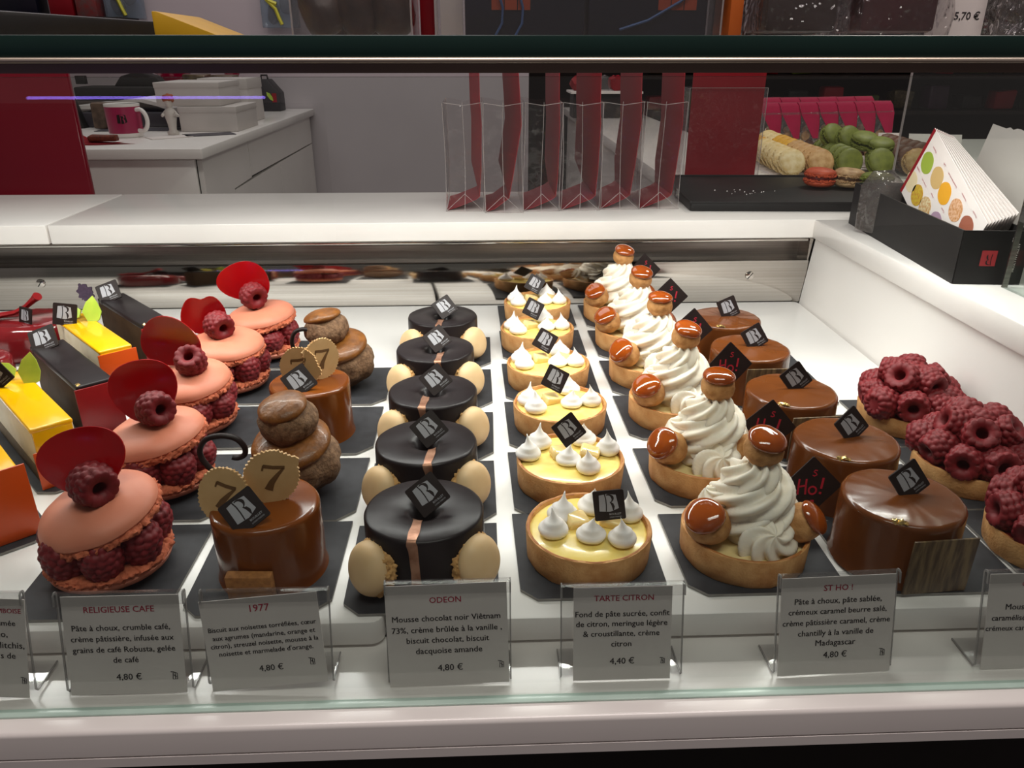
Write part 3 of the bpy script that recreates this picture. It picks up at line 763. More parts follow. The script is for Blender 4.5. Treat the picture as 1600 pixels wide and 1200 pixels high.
place(coffee_choux(1), (-.1370, .690, BZ), 0, 'rear two-tier coffee choux cake, its caramel disc tilted, near the steel back')
for y, d, lab in ((.405, .094, 'black cake board under the front tall caramel cake'), (.498, .088, 'black cake board under the front coffee choux cake'), (.594, .088, 'black cake board under the rear tall caramel cake'), (.688, .088, 'black cake board under the rear coffee choux cake')):
    board(-.1805, -.0925, y, d, lab)

# ------------------------------------------------------------------ slices at left
SL, SW, SH = .130, .028, .049
def slice_plate(t, m, h=.050): obj('chocolate_plate', box(.0335, .0014, h, .0003), m, t, (.0005, -.0012, .0004))
def leaf(parent, loc, R3, pts, seed=0):
    b = prism(pts, .0012, 'Y'); disp(b, .0012, 120, seed); return obj('lime_leaf', b, LIME, parent, loc, R3, smooth=40)
LEAFA = [(0, 0), (-.006, .010), (-.004, .020), (.002, .027), (.007, .021), (.011, .012), (.010, .004), (.005, -.001)]
LEAFB = [(0, 0), (-.010, .006), (-.006, .013), (0, .018), (.008, .014), (.012, .006), (.008, 0)]
def yellow_slice(v):
    t = thing('mango_slice', 'x', 'cake slice', group='yellow glazed cake slices')
    obj('sponge_base', box(SW, SL, .014, .0008, at=(0, SL / 2, 0)), CAKEBASE, t)
    obj('white_mousse', box(SW, SL, SH - .0165, .001, at=(0, SL / 2, .014)), CREAMSIDE, t)
    g = box(SW + .0006, SL + .001, .004, .0015, 3, at=(0, SL / 2 - .0003, SH - .004)); obj('yellow_glaze', g, YELLOW, t)
    b = box(SW * .96, .0016, .026, .0007, 2, at=(0, -.0002, SH - .029)); disp(b, .0006, 200, v); b2 = obj('glaze_drip', b, YELLOW, t)
    slice_plate(t, ORANGE, [.030, .045, .052][v])
    if v < 2:
        leaf(t, (.007, SL * .74, SH - .001), tilt(-30, 20, 10), LEAFA, v); leaf(t, (-.003, SL * .87, SH - .001), tilt(-50, 35, -30), LEAFB, v + 2)
        plaque(t, (-.010, SL * .80, SH + .0095), tilt([-40, -30][v], 12, [-38, 10][v]), .0215)
    return t
def dark_slice(v):
    t = thing('chocolate_slice', 'x', 'cake slice', group='dark chocolate cake slices')
    obj('mousse_body', box(SW, SL, SH - .004, .0008, at=(0, SL / 2, 0)), MOUSSE, t)
    g = box(SW + .0012, SL + .0012, .0055, .0018, 3, at=(0, SL / 2, SH - .0055)); disp(g, .0006, 90, v); obj('dark_glaze', g, DARKCHOC, t)
    slice_plate(t, REDPL, .046)
    b = ball(.0026, 1, (1, 1, .7)); disp(b, .003, 400, v); obj('gold_leaf', b, GOLD, t, (-SW / 2 + .003, .003, SH - .0005), smooth=0)
    plaque(t, (-.004, SL * .93, SH + .0065), tilt(-42, 40, -24), .023)
    return t
ANG = math.radians(42)
sy = dark = None
for kind, x, y, lab, bl in ((0, -.3155, .5125, 'yellow glazed slice with lime leaf, second from the front at left edge', 'black cake board under the yellow slice with the tall lime leaf'),
                            (1, -.3365, .669, 'yellow glazed slice further back, plaque and leaf on its far end', 'black cake board under the rear yellow slice'),
                            (2, -.3130, .437, 'nearest yellow slice, only its orange chocolate plate in the picture', 'black cake board under the nearest yellow slice')):
    place(yellow_slice(kind), (x, y, BZ), ANG, lab)
    o = board(-.022, .022, 0, .146, bl); o.location = (x - math.sin(ANG) * .0635, y + math.cos(ANG) * .0635, .0012); o.rotation_euler = (0, 0, ANG)
for kind, x, y, lab, bl in ((0, -.3190, .589, 'dark chocolate slice in front, between the two yellow slices', 'black cake board under the front chocolate slice'),
                            (1, -.3255, .7385, 'rear dark chocolate slice, its plaque against the steel back', 'black cake board under the rear chocolate slice')):
    place(dark_slice(kind), (x, y, BZ), ANG, lab)
    o = board(-.022, .022, 0, .146, bl); o.location = (x - math.sin(ANG) * .0635, y + math.cos(ANG) * .0635, .0012); o.rotation_euler = (0, 0, ANG)
# red glazed domes
def red_dome(nm, lab, loc, r, h, deco):
    t = thing(nm, lab, 'cake', loc)
    p = [(0, 0), (r, 0), (r * 1.02, h * .1), (r, h * .55)] + [(r * (.72 + .28 * math.cos(math.radians(a))), h * (.6 + .4 * math.sin(math.radians(a)))) for a in range(10, 91, 16)] + [(0, h * 1.01)]
    b = lathe(p, 56); disp(b, .001, 60, r * 900); obj('red_glaze', b, REDGLAZE, t, smooth=60)
    if deco:
        P = [(-.045, -.006, h + .002), (-.025, -.005, h + .004), (-.008, -.004, h + .007), (.004, -.003, h + .013), (.013, -.002, h + .020), (.018, -.002, h + .024)]
        obj('red_chocolate_tongue', tube(P, lambda u: .0062 - .003 * math.sin(u * 3.1) + .001 * u, 16, lambda th, u: 1 - .35 * abs(math.sin(th))), REDPL, t, smooth=60)
        petal(t, (-.030, -.018, h + .004), tilt(-20, 60, 20), .028, .020, seed=2)
        plaque(t, (.010, -.018, h + .0065), tilt(-28, 14, 2), .0195)
    return t
red_dome('red_fruit_cake', 'glossy red dome cake at the left edge with a red chocolate tongue on top', (-.4880, .8000, BZ), .043, .036, True)
red_dome('red_fruit_cake', 'small red glazed cake at the left edge, in front of the big red dome', (-.4860, .7130, BZ), .024, .026, False)
o = board(-.046, .046, 0, .092, 'black cake board under the big red dome cake'); o.location = (-.488, .80, .0012)
o = board(-.028, .028, 0, .056, 'black cake board under the small red glazed cake'); o.location = (-.486, .712, .0012)

# ------------------------------------------------------------------ price cards in acrylic holders
LEAN = 13
def price_card(X, wd, ht, rect, lines, label, roll=0, hw=.066, yaw=0, z0=-.0176, y0=.3203):
    """rect: the card's own box and lines: (text, x0, x1, y, red) in one drawing frame; the icon is the little carton"""
    ax, bx, ay, by = rect; k = wd / (bx - ax); kv = ht / (by - ay)
    R = tilt(yaw, LEAN, roll)
    c = obj('price_card', box(wd, .0005, ht), PAPER, loc=(X, y0, z0), rot=R, smooth=0)
    tag(c, label, 'price card', 'price cards')
    bm = bmesh.new()
    for ln in lines:
        s, x0, x1, yy = ln[:4]; red = len(ln) > 4 and ln[4] == 1
        u0, u1, v = (x0 - (ax + bx) / 2) * k, (x1 - (ax + bx) / 2) * k, (by - yy) * kv
        if s == '[]':
            cx, wv = (u0 + u1) / 2, (u1 - u0)
            ribbon(bm, [(cx - wv * .2, v + wv * .45), (cx - wv * .3, v - wv * .6), (cx + wv * .4, v - wv * .6), (cx + wv * .4, v + wv * .35), (cx - wv * .1, v + wv * .55), (cx - wv * .55, v + wv * .6)], wv * .12, 0)
            ribbon(bm, [(cx + wv * .1, v + wv * .35), (cx + wv * .1, v - wv * .6)], wv * .12, 0)
            ribbon(bm, [(cx - wv * .15, v + wv * .1), (cx + wv * .3, v - wv * .3)], wv * .1, 0)
        else:
            for dx, dy in ((-.00006, 0), (.00006, -.00002)): add_text(bm, s, u0 + dx, u1 + dx, v, 0, 1 if red else 0, dy)
    obj('card_lettering', bm, [INK, REDINK], c, (0, -.0004, 0), smooth=0)
    # holder
    sn, cs = math.sin(math.radians(LEAN)), math.cos(math.radians(LEAN)); H = max(ht, .054) + .001
    T = lambda y, z: (y * cs + z * sn, z * cs - y * sn)
    line = [T(-.0016, H - .006), T(-.0016, H), T(-.0008, H + .0008), T(.0008, H + .0008), T(.0014, H), T(.0014, .002), (.0030, -.0002), (.024, -.0002)]
    hb = sheet(line, .0009, hw, 'X')
    h = obj('card_holder', hb, [ACRYL], loc=(X, y0 + .0002, z0 + .0002), rot=(0, 0, math.radians(yaw)), smooth=0)
    tag(h, 'clear bent acrylic stand holding ' + label.split(' in front')[0], 'card holder', 'clear card holders')
    er = sheet(line, .0012, .0007, 'X')
    for s_ in (-1, 1):
        e = er.copy() if s_ < 0 else er
        for v in e.verts: v.co.x += s_ * (hw / 2 + .0003)
        obj('polished_edge', e, [clear('acrylic_edge', '#dddddd', 1, .15, haze=.45, hazec='#b9b4b2')], h, smooth=0)
    return c
price_card(-.1935, .0610, .0565, (322, 872, 75, 540), [('RELIGIEUSE CAFE', 425, 754, 139, 1), ('Pâte à choux, crumble café,', 360, 820, 224), ('crème pâtissière, infusée aux', 350, 833, 275), ('grains de café Robusta, gelée', 352, 835, 327), ('de café', 538, 657, 377), ('4,80 €', 544, 663, 459), ('[]', 805, 837, 456)], 'the RELIGIEUSE CAFE price card in front of the pink macaron cakes')
price_card(-.1180, .0620, .0520, (930, 1500, 95, 545), [('1977', 1170, 1264, 150, 1), ('Biscuit aux noisettes torréfiées, cœur', 955, 1480, 240), ('aux agrumes (mandarine, orange et', 970, 1470, 282), ('citron), streuzel noisette, mousse à la', 955, 1480, 322), ('noisette et marmelade d\'orange.', 990, 1450, 362), ('4,80 €', 1172, 1290, 451), ('[]', 1420, 1450, 435)], 'the tilted 1977 price card in front of the tall caramel cake', roll=-4.2, z0=-.0152)
price_card(-.0215, .0650, .0585, (287, 790, 70, 510), [('ODEON', 470, 600, 137, 1), ('Mousse chocolat noir Viêtnam', 312, 760, 215), ('73%, crème brûlée à la vanille ,', 308, 765, 264), ('biscuit chocolat, biscuit', 367, 710, 310), ('dacquoise amande', 403, 680, 357), ('4,80 €', 491, 595, 434), ('[]', 745, 770, 427)], 'the ODEON price card in front of the dark chocolate cakes', roll=-1.2)
price_card(.0726, .0535, .0545, (1057, 1470, 75, 495), [('TARTE CITRON', 1143, 1392, 125, 1), ('Fond de pâte sucrée, confit', 1065, 1460, 195), ('de citron, meringue légère', 1068, 1452, 239), ('& croustillante, crème', 1098, 1420, 284), ('citron', 1217, 1302, 331), ('4,40 €', 1212, 1315, 410), ('[]', 1425, 1447, 410)], 'the TARTE CITRON price card in front of the lemon tarts')
price_card(.1910, .0640, .0575, (372, 945, 120, 625), [('ST HO !', 583, 727, 178, 1), ('Pâte à choux, pâte sablée,', 440, 878, 242), ('crémeux caramel beurre salé,', 412, 907, 296), ('crème pâtissière caramel, crème', 385, 928, 352), ('chantilly à la vanille de', 465, 847, 408), ('Madagascar', 556, 759, 461), ('4,80 €', 599, 718, 525), ('[]', 885, 915, 522)], 'the ST HO ! price card in front of the cream choux tarts', yaw=2)
price_card(-.2765, .0610, .0565, (-430, 122, 130, 595), [('FRAMBOISE', -62, 104, 186, 1), ('parfumée', -70, 75, 243), ('no,', -16, 37, 295), ('litchis,', 0, 112, 347), ('s de', 0, 68, 396), ('[]', 88, 115, 510)], 'the price card cut by the left edge of the picture', roll=4, z0=-.0160)
price_card(.3055, .0620, .0565, (1393, 1963, 88, 585), [('CA', 1561, 1606, 142, 1), ('Mousse', 1488, 1622, 260), ('caramélisé', 1422, 1598, 317), ('crémeux car', 1396, 1600, 371)], 'the price card cut by the right edge of the picture')

# ------------------------------------------------------------------ clear gift bags with red cards on the counter
CZ = .1063
CREASE = clear('film_crease', '#e8e4e4', 1, .12, haze=.35, hazec='#cfc8c6')
def gift_bag(i, x0, x1, y0, dep, lean, label):
    wd = x1 - x0; h = .134
    t = thing('clear_gift_bag', label, 'gift bag', ((x0 + x1) / 2, y0, CZ), 0, 'clear gift bags with a red card')
    bm = bmesh.new(); a = wd / 2; N = 5
    # gusseted sleeve: the narrow near side folds inwards along its middle
    ring = [(-a, 0), (0, .008), (a, 0), (a, dep), (0, dep - .010), (-a, dep)]
    lv = []
    for j in range(N + 1):
        v = j / N; q = 1 if j else .25
        lv.append([bm.verts.new((x + .0012 * math.sin(i * 2 + v * 4), y * (q if k == 1 else 1), v * h + (-.004 if (k in (1, 4) and j == N) else 0))) for k, (x, y) in enumerate(ring)])
    for p, q in zip(lv, lv[1:]):
        for k in range(6): bm.faces.new((p[k], p[(k + 1) % 6], q[(k + 1) % 6], q[k]))
    obj('clear_sleeve', bm, FILM, t, smooth=20)
    bm = bmesh.new()
    for k in (0, 1, 2, 3, 5): merge(bm, tube([l[k].copy() if False else l for l in [(ring[k][0] + .0012 * math.sin(i * 2 + j / N * 4), ring[k][1] * (1 if j else (.25 if k == 1 else 1)), j / N * h) for j in range(N + 1)]], .0004, 6))
    merge(bm, tube([(-a, 0, h), (0, .008, h - .004), (a, 0, h), (a, dep, h)], .0004, 6))
    merge(bm, tube([(-a, 0, .0006), (a, 0, .0006)], .0004, 6)); merge(bm, tube([(-a, .0, .0006), (0, .003, .022), (a, .0, .0006)], .0004, 6))
    obj('sleeve_crease', bm, CREASE, t, smooth=60)
    up = .30 - CZ - .012
    line = [(-a + .001, .0008), (-a + .012, .0035), (a - .010 - lean, .014), (a - .005 - lean, .018), (a - .003 - lean * .7, .05), (a - .0018, h * .8), (a - .0018 - .0015, h), (a - .004 - .2 * lean, up)]
    b = sheet(line, .0007, dep - .016, 'Y')
    for v in b.verts:
        v.co.y += dep / 2; v.co.x -= (v.co.y - .01) * (.13, .14, .06, .13, .05, .05)[i] * min(1, max(0, v.co.z - .02) / .02)
    obj('red_card', b, REDCARD, t, smooth=50)
GB = [(-.0470, .0020, 1.013, .120, 0, 'leftmost of the six clear gift bags'), (.0035, .0520, 1.001, .135, .012, 'second clear gift bag from the left, its red card kinked'),
      (.0545, .1015, 1.010, .140, 0, 'third clear gift bag from the left'), (.1035, .1535, 1.012, .140, 0, 'fourth clear gift bag from the left'),
      (.1555, .2065, 1.018, .138, .006, 'fifth clear gift bag from the left'), (.2085, .2600, 1.018, .120, .004, 'rightmost of the six clear gift bags, beside the black tray')]
for i, g in enumerate(GB): gift_bag(i, *g)
t = thing('red_gift_bag', 'tall red gift bag in a clear sleeve standing behind the black tray', 'gift bag', (.3850, 1.262, CZ), 0)
b = prism([(.0002, .0006), (.040, .0006), (.040, .0016), (.0015, .0016), (.0015, .178), (.0002, .178)], .114, 'X'); obj('red_card', b, REDCARD, t)
obj('clear_sleeve', box(.122, .055, .140, at=(0, .0275 - .004, .0002)), FILM, t, smooth=0)
bm = bmesh.new()
for sx in (-.061, .061): merge(bm, tube([(sx, -.004, .001), (sx, -.004, .140)], .0006, 6))
merge(bm, tube([(-.061, -.004, .140), (.061, -.004, .140)], .0005, 6)); obj('sleeve_crease', bm, CREASE, t)

# ------------------------------------------------------------------ black tray with loose macarons
t = thing('black_tray', 'flat black serving tray with three loose macarons on the counter', 'tray', (.4350, 1.112, CZ), math.radians(-3))
pts = rrect(.315, .235, .004)
obj('tray_plate', prism(pts, .0105, 'Z', .001), DARKBOX, t, (0, 0, .0054))
bm = bmesh.new()
for sx, sy, w_, d_ in ((0, -.1165, .317, .003), (0, .1165, .317, .003), (-.157, 0, .003, .230), (.157, 0, .003, .230)): box(w_, d_, .0026, .0004, bm=bm, at=(sx, sy, .0102))
obj('tray_rim', bm, DARKBOX, t)
bm = bmesh.new(); r_ = random.Random(3)
for k in range(16): merge(bm, ball(r_.uniform(.0005, .0011), 1, at=(-.06 + r_.gauss(0, .02), -.03 + r_.gauss(0, .012), .0112)))
cr = obj('crumbs', bm, MERING, t); cr['kind'] = 'stuff'

MC = {}
def mac_color(key, c, cf, cfill):
    MC[key] = (mat('macaron_' + key, c, .55, c2=cf, nscale=90, bump=.05, sss=.05), mat('macaron_foot_' + key, cf, .85, c2=c, nscale=400, bump=.4), mat('filling_' + key, cfill, .5, c2=cfill, nscale=50))  # filling colour darkened, so shade in the gap is painted in
mac_color('yellow', '#e6b52c', '#c98f18', '#8f6210'); mac_color('cream', '#eddcae', '#d3b676', '#9a7844'); mac_color('beige', '#d9b27c', '#b18248', '#6b4420')
mac_color('green', '#7d8634', '#666f28', '#3c4416'); mac_color('brown', '#6e4128', '#57301d', '#33190e'); mac_color('orange', '#c3512c', '#a9401f', '#6b130f'); mac_color('speckled', '#c9a77a', '#8f6a45', '#5c3b22')
MP = {}
def macaron(key, loc, rot, label, cat='macaron', group=None, R=.0215):
    if key not in MP:
        t = thing('macaron', 'x', 'macaron'); m, mf, fl = MC[key]
        for s_ in (1, -1):
            b = shell_bm(R, .0085); f = foot_bm(R, .0040, 3); f.transform(Matrix.Translation((0, 0, -.0030))); merge(b, f, mi=1)
            if s_ < 0: b.transform(Matrix.Rotation(PI, 4, 'X'))
            b.transform(Matrix.Translation((0, 0, .0050 * s_)))
            obj('macaron_shell', b, [m, mf], t, smooth=60)
        obj('filling', disp(lathe([(0, -.0022), (R * .84, -.002), (R * .87, 0), (R * .84, .002), (0, .0022)], 40), .001, 200), fl, t, smooth=60)
        MP[key] = t; o = t
    else: o = dup(MP[key], loc)
    o.location = loc; o.rotation_euler = rot; o['label'] = label; o['category'] = cat
    if group: o['group'] = group
    elif 'group' in o: del o['group']
    return o
TZ = CZ + .0114
if True:
    macaron('orange', (.4890, 1.120, TZ + .0135), (0, .03, 0), 'orange-red macaron lying flat on the black tray', R=.0215)
    macaron('speckled', (.5290, 1.114, TZ + .0135), (.05, 0, 1), 'speckled beige macaron on the black tray, right of the orange one')
    macaron('green', (.5480, 1.070, TZ + .0145), (.1, .1, 2), 'green macaron on the black tray, partly behind the black box')
# rows of macarons standing on edge on the counter
obj_sheet = tag(obj('white_cardboard', box(.30, .34, .0012, at=(.640, 1.445, CZ)), PAPER), 'white cardboard under the rows of macarons', 'cardboard')
def row(keyf, x0, y0, x1, y1, n, z, label, group, rz=0, lean=.55):
    for i in range(n):
        u = i / (n - 1); o = macaron(keyf(i), (x0 + (x1 - x0) * u + rnd.uniform(-.0015, .0015), y0 + (y1 - y0) * u, z), (math.radians(90) - lean + rnd.uniform(-.05, .05), rnd.uniform(-.1, .1), rz), label, group=group)
RZ = CZ + .0238
row(lambda i: 'cream' if i < 6 else 'yellow', .5080, 1.285, .5300, 1.600, 11, RZ, 'macaron in the front row of cream and yellow macarons leaning on edge', 'front row of cream and yellow macarons')
row(lambda i: 'beige' if i < 5 else ('yellow' if i < 8 else 'cream'), .5570, 1.285, .5790, 1.600, 11, RZ, 'macaron in the second row of beige, yellow and cream macarons on edge', 'second row of beige and yellow macarons')
row(lambda i: 'green', .6070, 1.290, .6330, 1.450, 6, RZ, 'green macaron in the row on edge beyond the beige row', 'row of green macarons', lean=.3)
for i, (x, y, z, rx, rz_) in enumerate(((.622, 1.400, .160, .9, .3), (.640, 1.375, .158, 1.0, .2), (.657, 1.350, .157, .3, -.3), (.676, 1.330, .150, .25, -.5))):
    macaron('green', (x, y, z), (rx, .1, rz_), ('tallest green macaron tipped on top of the green row', 'second green macaron lying on top of the green row', 'third green macaron lying on top of the green row', 'rightmost green macaron lying on top of the green row')[i])
row(lambda i: 'green' if i < 3 else 'beige', .6600, 1.290, .7200, 1.420, 5, RZ, 'green or beige macaron in the row right of the green pile', 'row right of the green pile')
row(lambda i: 'brown' if i % 4 else 'beige', .7150, 1.280, .7350, 1.520, 9, RZ, 'brown macaron in the row before the white cards', 'row of brown macarons')
row(lambda i: 'brown', .7650, 1.280, .7850, 1.520, 9, RZ, 'dark brown macaron in the last row before the white cards', 'last row of brown macarons')

# magenta bags of sweets behind the macarons
def sweets_bag(loc, rz, label, sd):
    t = thing('sweets_bag', label, 'bag of sweets', loc, rz, 'clear bags of sweets with magenta tops')
    pr = [(-.017, 0), (-.018, .03), (-.010, .075), (.004, .092), (.012, .092), (.017, .03), (.016, 0)]
    b = prism(pr, .044, 'X'); obj('clear_pouch', b, CRINKLE, t, smooth=50)
    line = [(-.0185, .026), (-.0150, .050), (-.0105, .072), (-.003, .088), (.006, .0955), (.018, .093), (.024, .080)]
    b = sheet(line, .0008, .046, 'X')
    for v in b.verts:
        q = max(0, (.075 - v.co.z) / .05)
        if v.co.y < -.005: v.co.x = v.co.x * (1 - .75 * min(1, q)) + .014 * q
    disp(b, .001, 90, sd); obj('magenta_top', b, MAGENTA, t, smooth=60)
    r_ = random.Random(sd)
    for k in range(3):
        b = ball(.011, 2, (1, .45, .8)); obj('almond', b, MC[['cream', 'beige', 'brown'][k]][0], t, ((k - 1) * .011, -.004, .014 + .016 * (k % 2)), (r_.uniform(-.4, .4), r_.uniform(-1, 1), 0))
names = ['first', 'second', 'third', 'fourth', 'fifth', 'sixth', 'seventh']
for i in range(7):
    u = i / 6; sweets_bag((.588 + .258 * u, 1.635 + .05 * u, CZ), math.radians(14), 'magenta-topped bag of sweets, %s from the left in the near row' % names[i], i)
for i in range(6):
    u = i / 5; sweets_bag((.625 + .225 * u, 1.735 + .045 * u, CZ + .004), math.radians(14), 'magenta-topped bag of sweets, %s from the left in the far row' % names[i], 10 + i)
t = thing('glass_screen', 'clear glass screen standing on the counter between macarons and black box', 'glass screen', (.690, 1.24, CZ))
obj('glass_pane', box(.40, .004, .20, at=(.170, 0, 0)), GLASS, t, smooth=0); obj('polished_edge', box(.0016, .0044, .20, at=(-.0312, 0, 0)), CREASE, t, smooth=0)
for i in range(4): tag(obj('name_card', box(.040, .0008, .032), PAPER, loc=(.760 + .052 * i, 1.585 - .02 * i, CZ + .012), rot=(-.35, 0, -.15), smooth=0), 'small white name card %s behind the brown macarons' % ('farthest left', 'second from left', 'third from left', 'farthest right')[i], 'card', 'name cards')
# a long rail of price cards in front of the sweets
for i in range(3): tag(obj('name_card', box(.050, .0008, .014), PAPER, loc=(.600 + .052 * i, 1.50 - .03 * i, CZ + .002), rot=(-.5, 0, -.3), smooth=0), 'narrow white label %s before the magenta bags' % ('farthest left', 'in the middle', 'farthest right')[i], 'card', 'narrow labels')

# ------------------------------------------------------------------ black box of leaflets on the side ledge
BA = math.atan2(.024, .265)
bx = thing('leaflet_box', 'open black cardboard box of leaflets on the white side ledge', 'box', (.4520, .6540, CZ), -BA)
BW, BL, BH = .058, .266, .0485
bm = bmesh.new()
for w_, d_, x, y in ((.0016, BL, -BW / 2, BL / 2), (.0016, BL, BW / 2, BL / 2), (BW, .0016, 0, 0), (BW, .0016, 0, BL)): box(w_, d_, BH, at=(x, y, 0), bm=bm)
box(BW, BL, .0016, at=(0, BL / 2, 0), bm=bm); obj('box_body', bm, DARKBOX, bx, smooth=0)
bm = bmesh.new(); face_poly(bm, [(-.010, .017), (.0035, .017), (.0035, .031), (-.010, .031)], 0, 0)
e = emblem_bm(.017, 1, False); e.transform(Matrix.Translation((-.0025, -.0002, .024)) @ Matrix.Rotation(PI, 4, 'Y')); merge(bm, e)
obj('red_emblem', bm, [mat('red_print', '#a3262c', .5, c2='#992228', nscale=50), DARKBOX], bx, (0, -.0010, 0), smooth=0)
bm = bmesh.new()
for s_, z0_, z1_, xx in (('BOUILLET', .016, .034, .0165), ('ARTISAN LYON', .012, .038, .0195), ('CE', .039, .0435, .0145)):
    q = bmesh.new(); add_text(q, s_, 0, z1_ - z0_, 0, .01); q.transform(Matrix.Translation((xx, 0, z1_)) @ Matrix.Rotation(math.radians(90), 4, 'Y')); merge(bm, q)
obj('box_lettering', bm, PAPER, bx, (0, -.0010, 0), smooth=0)
U = Vector((0, -.8516, -.524)); V = Vector((0, .664, -.747)).normalized(); W = U.cross(V).normalized()
LF = [('#93a838', .128, .366), ('#d9c8a4', .073, .75), ('#c9b331', .215, .768), ('#c7a66c', .314, .339), ('#dcd0a8', .368, .743), ('#e0a020', .475, .349), ('#a88aa0', .557, .70), ('#e3b898', .669, .318), ('#9c5a45', .852, .30)]
def leaflet(i, label):
    LL, LWd = .1374, .0798; th = .0008
    ang = math.radians(-.95 * i)
    u = Matrix.Rotation(ang, 3, 'X') @ U; v = Matrix.Rotation(ang, 3, 'X') @ V; w_ = u.cross(v)
    M = Matrix((u, v, w_)).transposed()
    o = obj('leaflet', box(LL, LWd, th, at=(LL / 2, LWd / 2, 0)), PAPER, loc=Vector((.4560, .794, .2281)) + Vector((.0030 * i, .0012 * i, -.0010 * i)), rot=M, smooth=0)
    tag(o, label, 'leaflet', 'macaron leaflets in the black box')
    b = box(.0042, LWd, .0002, at=(.0021, LWd / 2, -.0003)); obj('red_band', b, REDCARD, o, smooth=0)
    if i == 0:
        for k, (c, a, bb) in enumerate(LF):
            m = mat('printed_macaron_%d' % k, c, .6, c2=c if k not in (2, 4, 7) else '#b5762f', nscale=330)
            pts = [(.0112 * math.cos(q) + .0003 * math.sin(5 * q), .0112 * math.sin(q)) for q in [2 * PI * j / 28 for j in range(28)]]
            p = prism(pts, .0002, 'Z'); obj('printed_macaron', p, m, o, (a * LL, bb * LWd, -.0001), smooth=0)
        bm = bmesh.new()
        for s_, a, bb in (('Pistache', .128, .366), ('Vanille', .073, .75), ('Citron vert', .215, .768), ('Café', .314, .339), ('Nougat', .368, .743), ('Caramel beurre salé', .475, .349), ('Cassis', .557, .70), ('Framboise', .669, .318), ('Chocolat', .852, .30)):
            q = bmesh.new(); L_ = .00115 * len(s_) ; add_text(q, s_, 0, L_, 0, 0)
            # printed upside down beside each macaron: text runs along -u
            for vv in q.verts: vv.co = Vector((L_ / 2 - vv.co.x, vv.co.z - .0165, 0))
            q.transform(Matrix.Translation((a * LL, bb * LWd, 0))); merge(bm, q)
        obj('leaflet_lettering', bm, REDINK, o, (0, 0, -.0002), smooth=0)
    return o
LN = ['front leaflet of the fan in the black box, printed with coloured macarons'] + ['white leaflet %s behind the printed one in the black box' % q for q in ('first', 'second', 'third', 'fourth', 'fifth', 'sixth', 'seventh', 'eighth', 'ninth')]
for i in range(10): leaflet(i, LN[i])
t = thing('plastic_wallet', 'frosted plastic wallet with a torn edge, standing behind the leaflets', 'plastic wallet', (.4960, .700, CZ + .002))
pts = [(0, 0), (.12, 0), (.12, .125), (.10, .122)] + [(.10 - .005 * k, .1225 + .0012 * math.sin(k * 2.3)) for k in range(1, 15)] + [(.02, .125), (0, .115)]
b = prism(pts, .0012, 'X'); obj('frosted_sheet', b, clear('frosted_plastic', '#efecea', .8, .25, haze=.45, hazec='#ddd8d2'), t, (.022, 0, 0), (0, .25, .12))
t = thing('plastic_sachet', 'small clear plastic sachet standing in the far end of the black box', 'sachet', (.4500, .862, CZ + .003), .3)
b = prism([(-.016, 0), (.016, 0), (.018, .050), (.004, .068), (-.018, .056)], .030, 'X', .002); disp(b, .003, 60, 4); obj('sachet_film', b, clear('milky_film', '#dcd6d4', 1, .12, haze=.12, bump=.6, bscale=70, hazec='#a8a09c'), t, smooth=50)

# ------------------------------------------------------------------ on the glass shelf above the case
SZ = .3053
o = obj('black_presentation_box', box(.26, .27, .0138, .002), DARKBOX, loc=(-.372, .535, SZ), rot=(0, 0, -.10)); tag(o, 'flat black box lying at the left end of the glass shelf', 'box')
b = prism([(0, 0), (.050, 0), (.003, .018), (0, .018)], .10, 'Y', .0006); o = obj('yellow_box_lid', b, mat('yellow_card', '#c79a12', .5, c2='#bd910f', nscale=20), loc=(-.2165, .615, SZ), rot=(0, 0, .05)); tag(o, 'yellow wedge-shaped box lid on the glass shelf beside the black box', 'box lid')
def clear_case(label, x0, x1, y, h, dep=.08):
    t = thing('acrylic_case', label, 'acrylic case', ((x0 + x1) / 2, y, SZ))
    w_ = x1 - x0; th = .0016; bm = bmesh.new()
    for a, d, X, Y in ((w_, th, 0, 0), (w_, th, 0, dep), (th, dep, -w_ / 2, dep / 2), (th, dep, w_ / 2, dep / 2)): box(a, d, h, at=(X, Y, 0), bm=bm)
    box(w_, dep, th, at=(0, dep / 2, 0), bm=bm); obj('case_walls', bm, ACRYL, t, smooth=0)
    bm = bmesh.new()
    for sx in (-1, 1): merge(bm, tube([(sx * w_ / 2, -.001, 0), (sx * w_ / 2, -.001, h)], .0007, 6))
    merge(bm, tube([(-w_ / 2, -.001, .0018), (w_ / 2, -.001, .0018)], .0007, 6)); obj('case_edge', bm, CREASE, t)
    return t
clear_case('clear acrylic case of dark chocolate lumps on the glass shelf', -.1290, -.0470, .59, .09)
r_ = random.Random(11)
for k in range(5):
    b = ball(.017, 3, (1, .9, 1.3)); disp(b, .006, 60, k); o = obj('chocolate_lump', b, mat('rough_chocolate', '#2b1a10', .5, c2='#40281a', nscale=90, bump=.3), loc=(-.112 + .0125 * k, .615 + .018 * (k % 2), SZ + .024), smooth=60)
    tag(o, 'dark chocolate lump in the acrylic case, %s' % ('leftmost', 'second from left', 'third from left', 'fourth from left', 'rightmost')[k], 'chocolate', 'chocolate lumps in the acrylic case')
o = obj('red_box', box(.011, .05, .06, .001), REDCARD, loc=(-.0385, .66, SZ)); tag(o, 'narrow red box between the two acrylic cases on the shelf', 'box')
clear_case('long clear acrylic case of dark boxes on the middle of the glass shelf', -.0300, .1680, .585, .09)
DB = mat('midnight_card', '#10121c', .3, c2='#151725', nscale=10); OR = mat('orange_print', '#9a3d14', .5, c2='#8c3410', nscale=40)
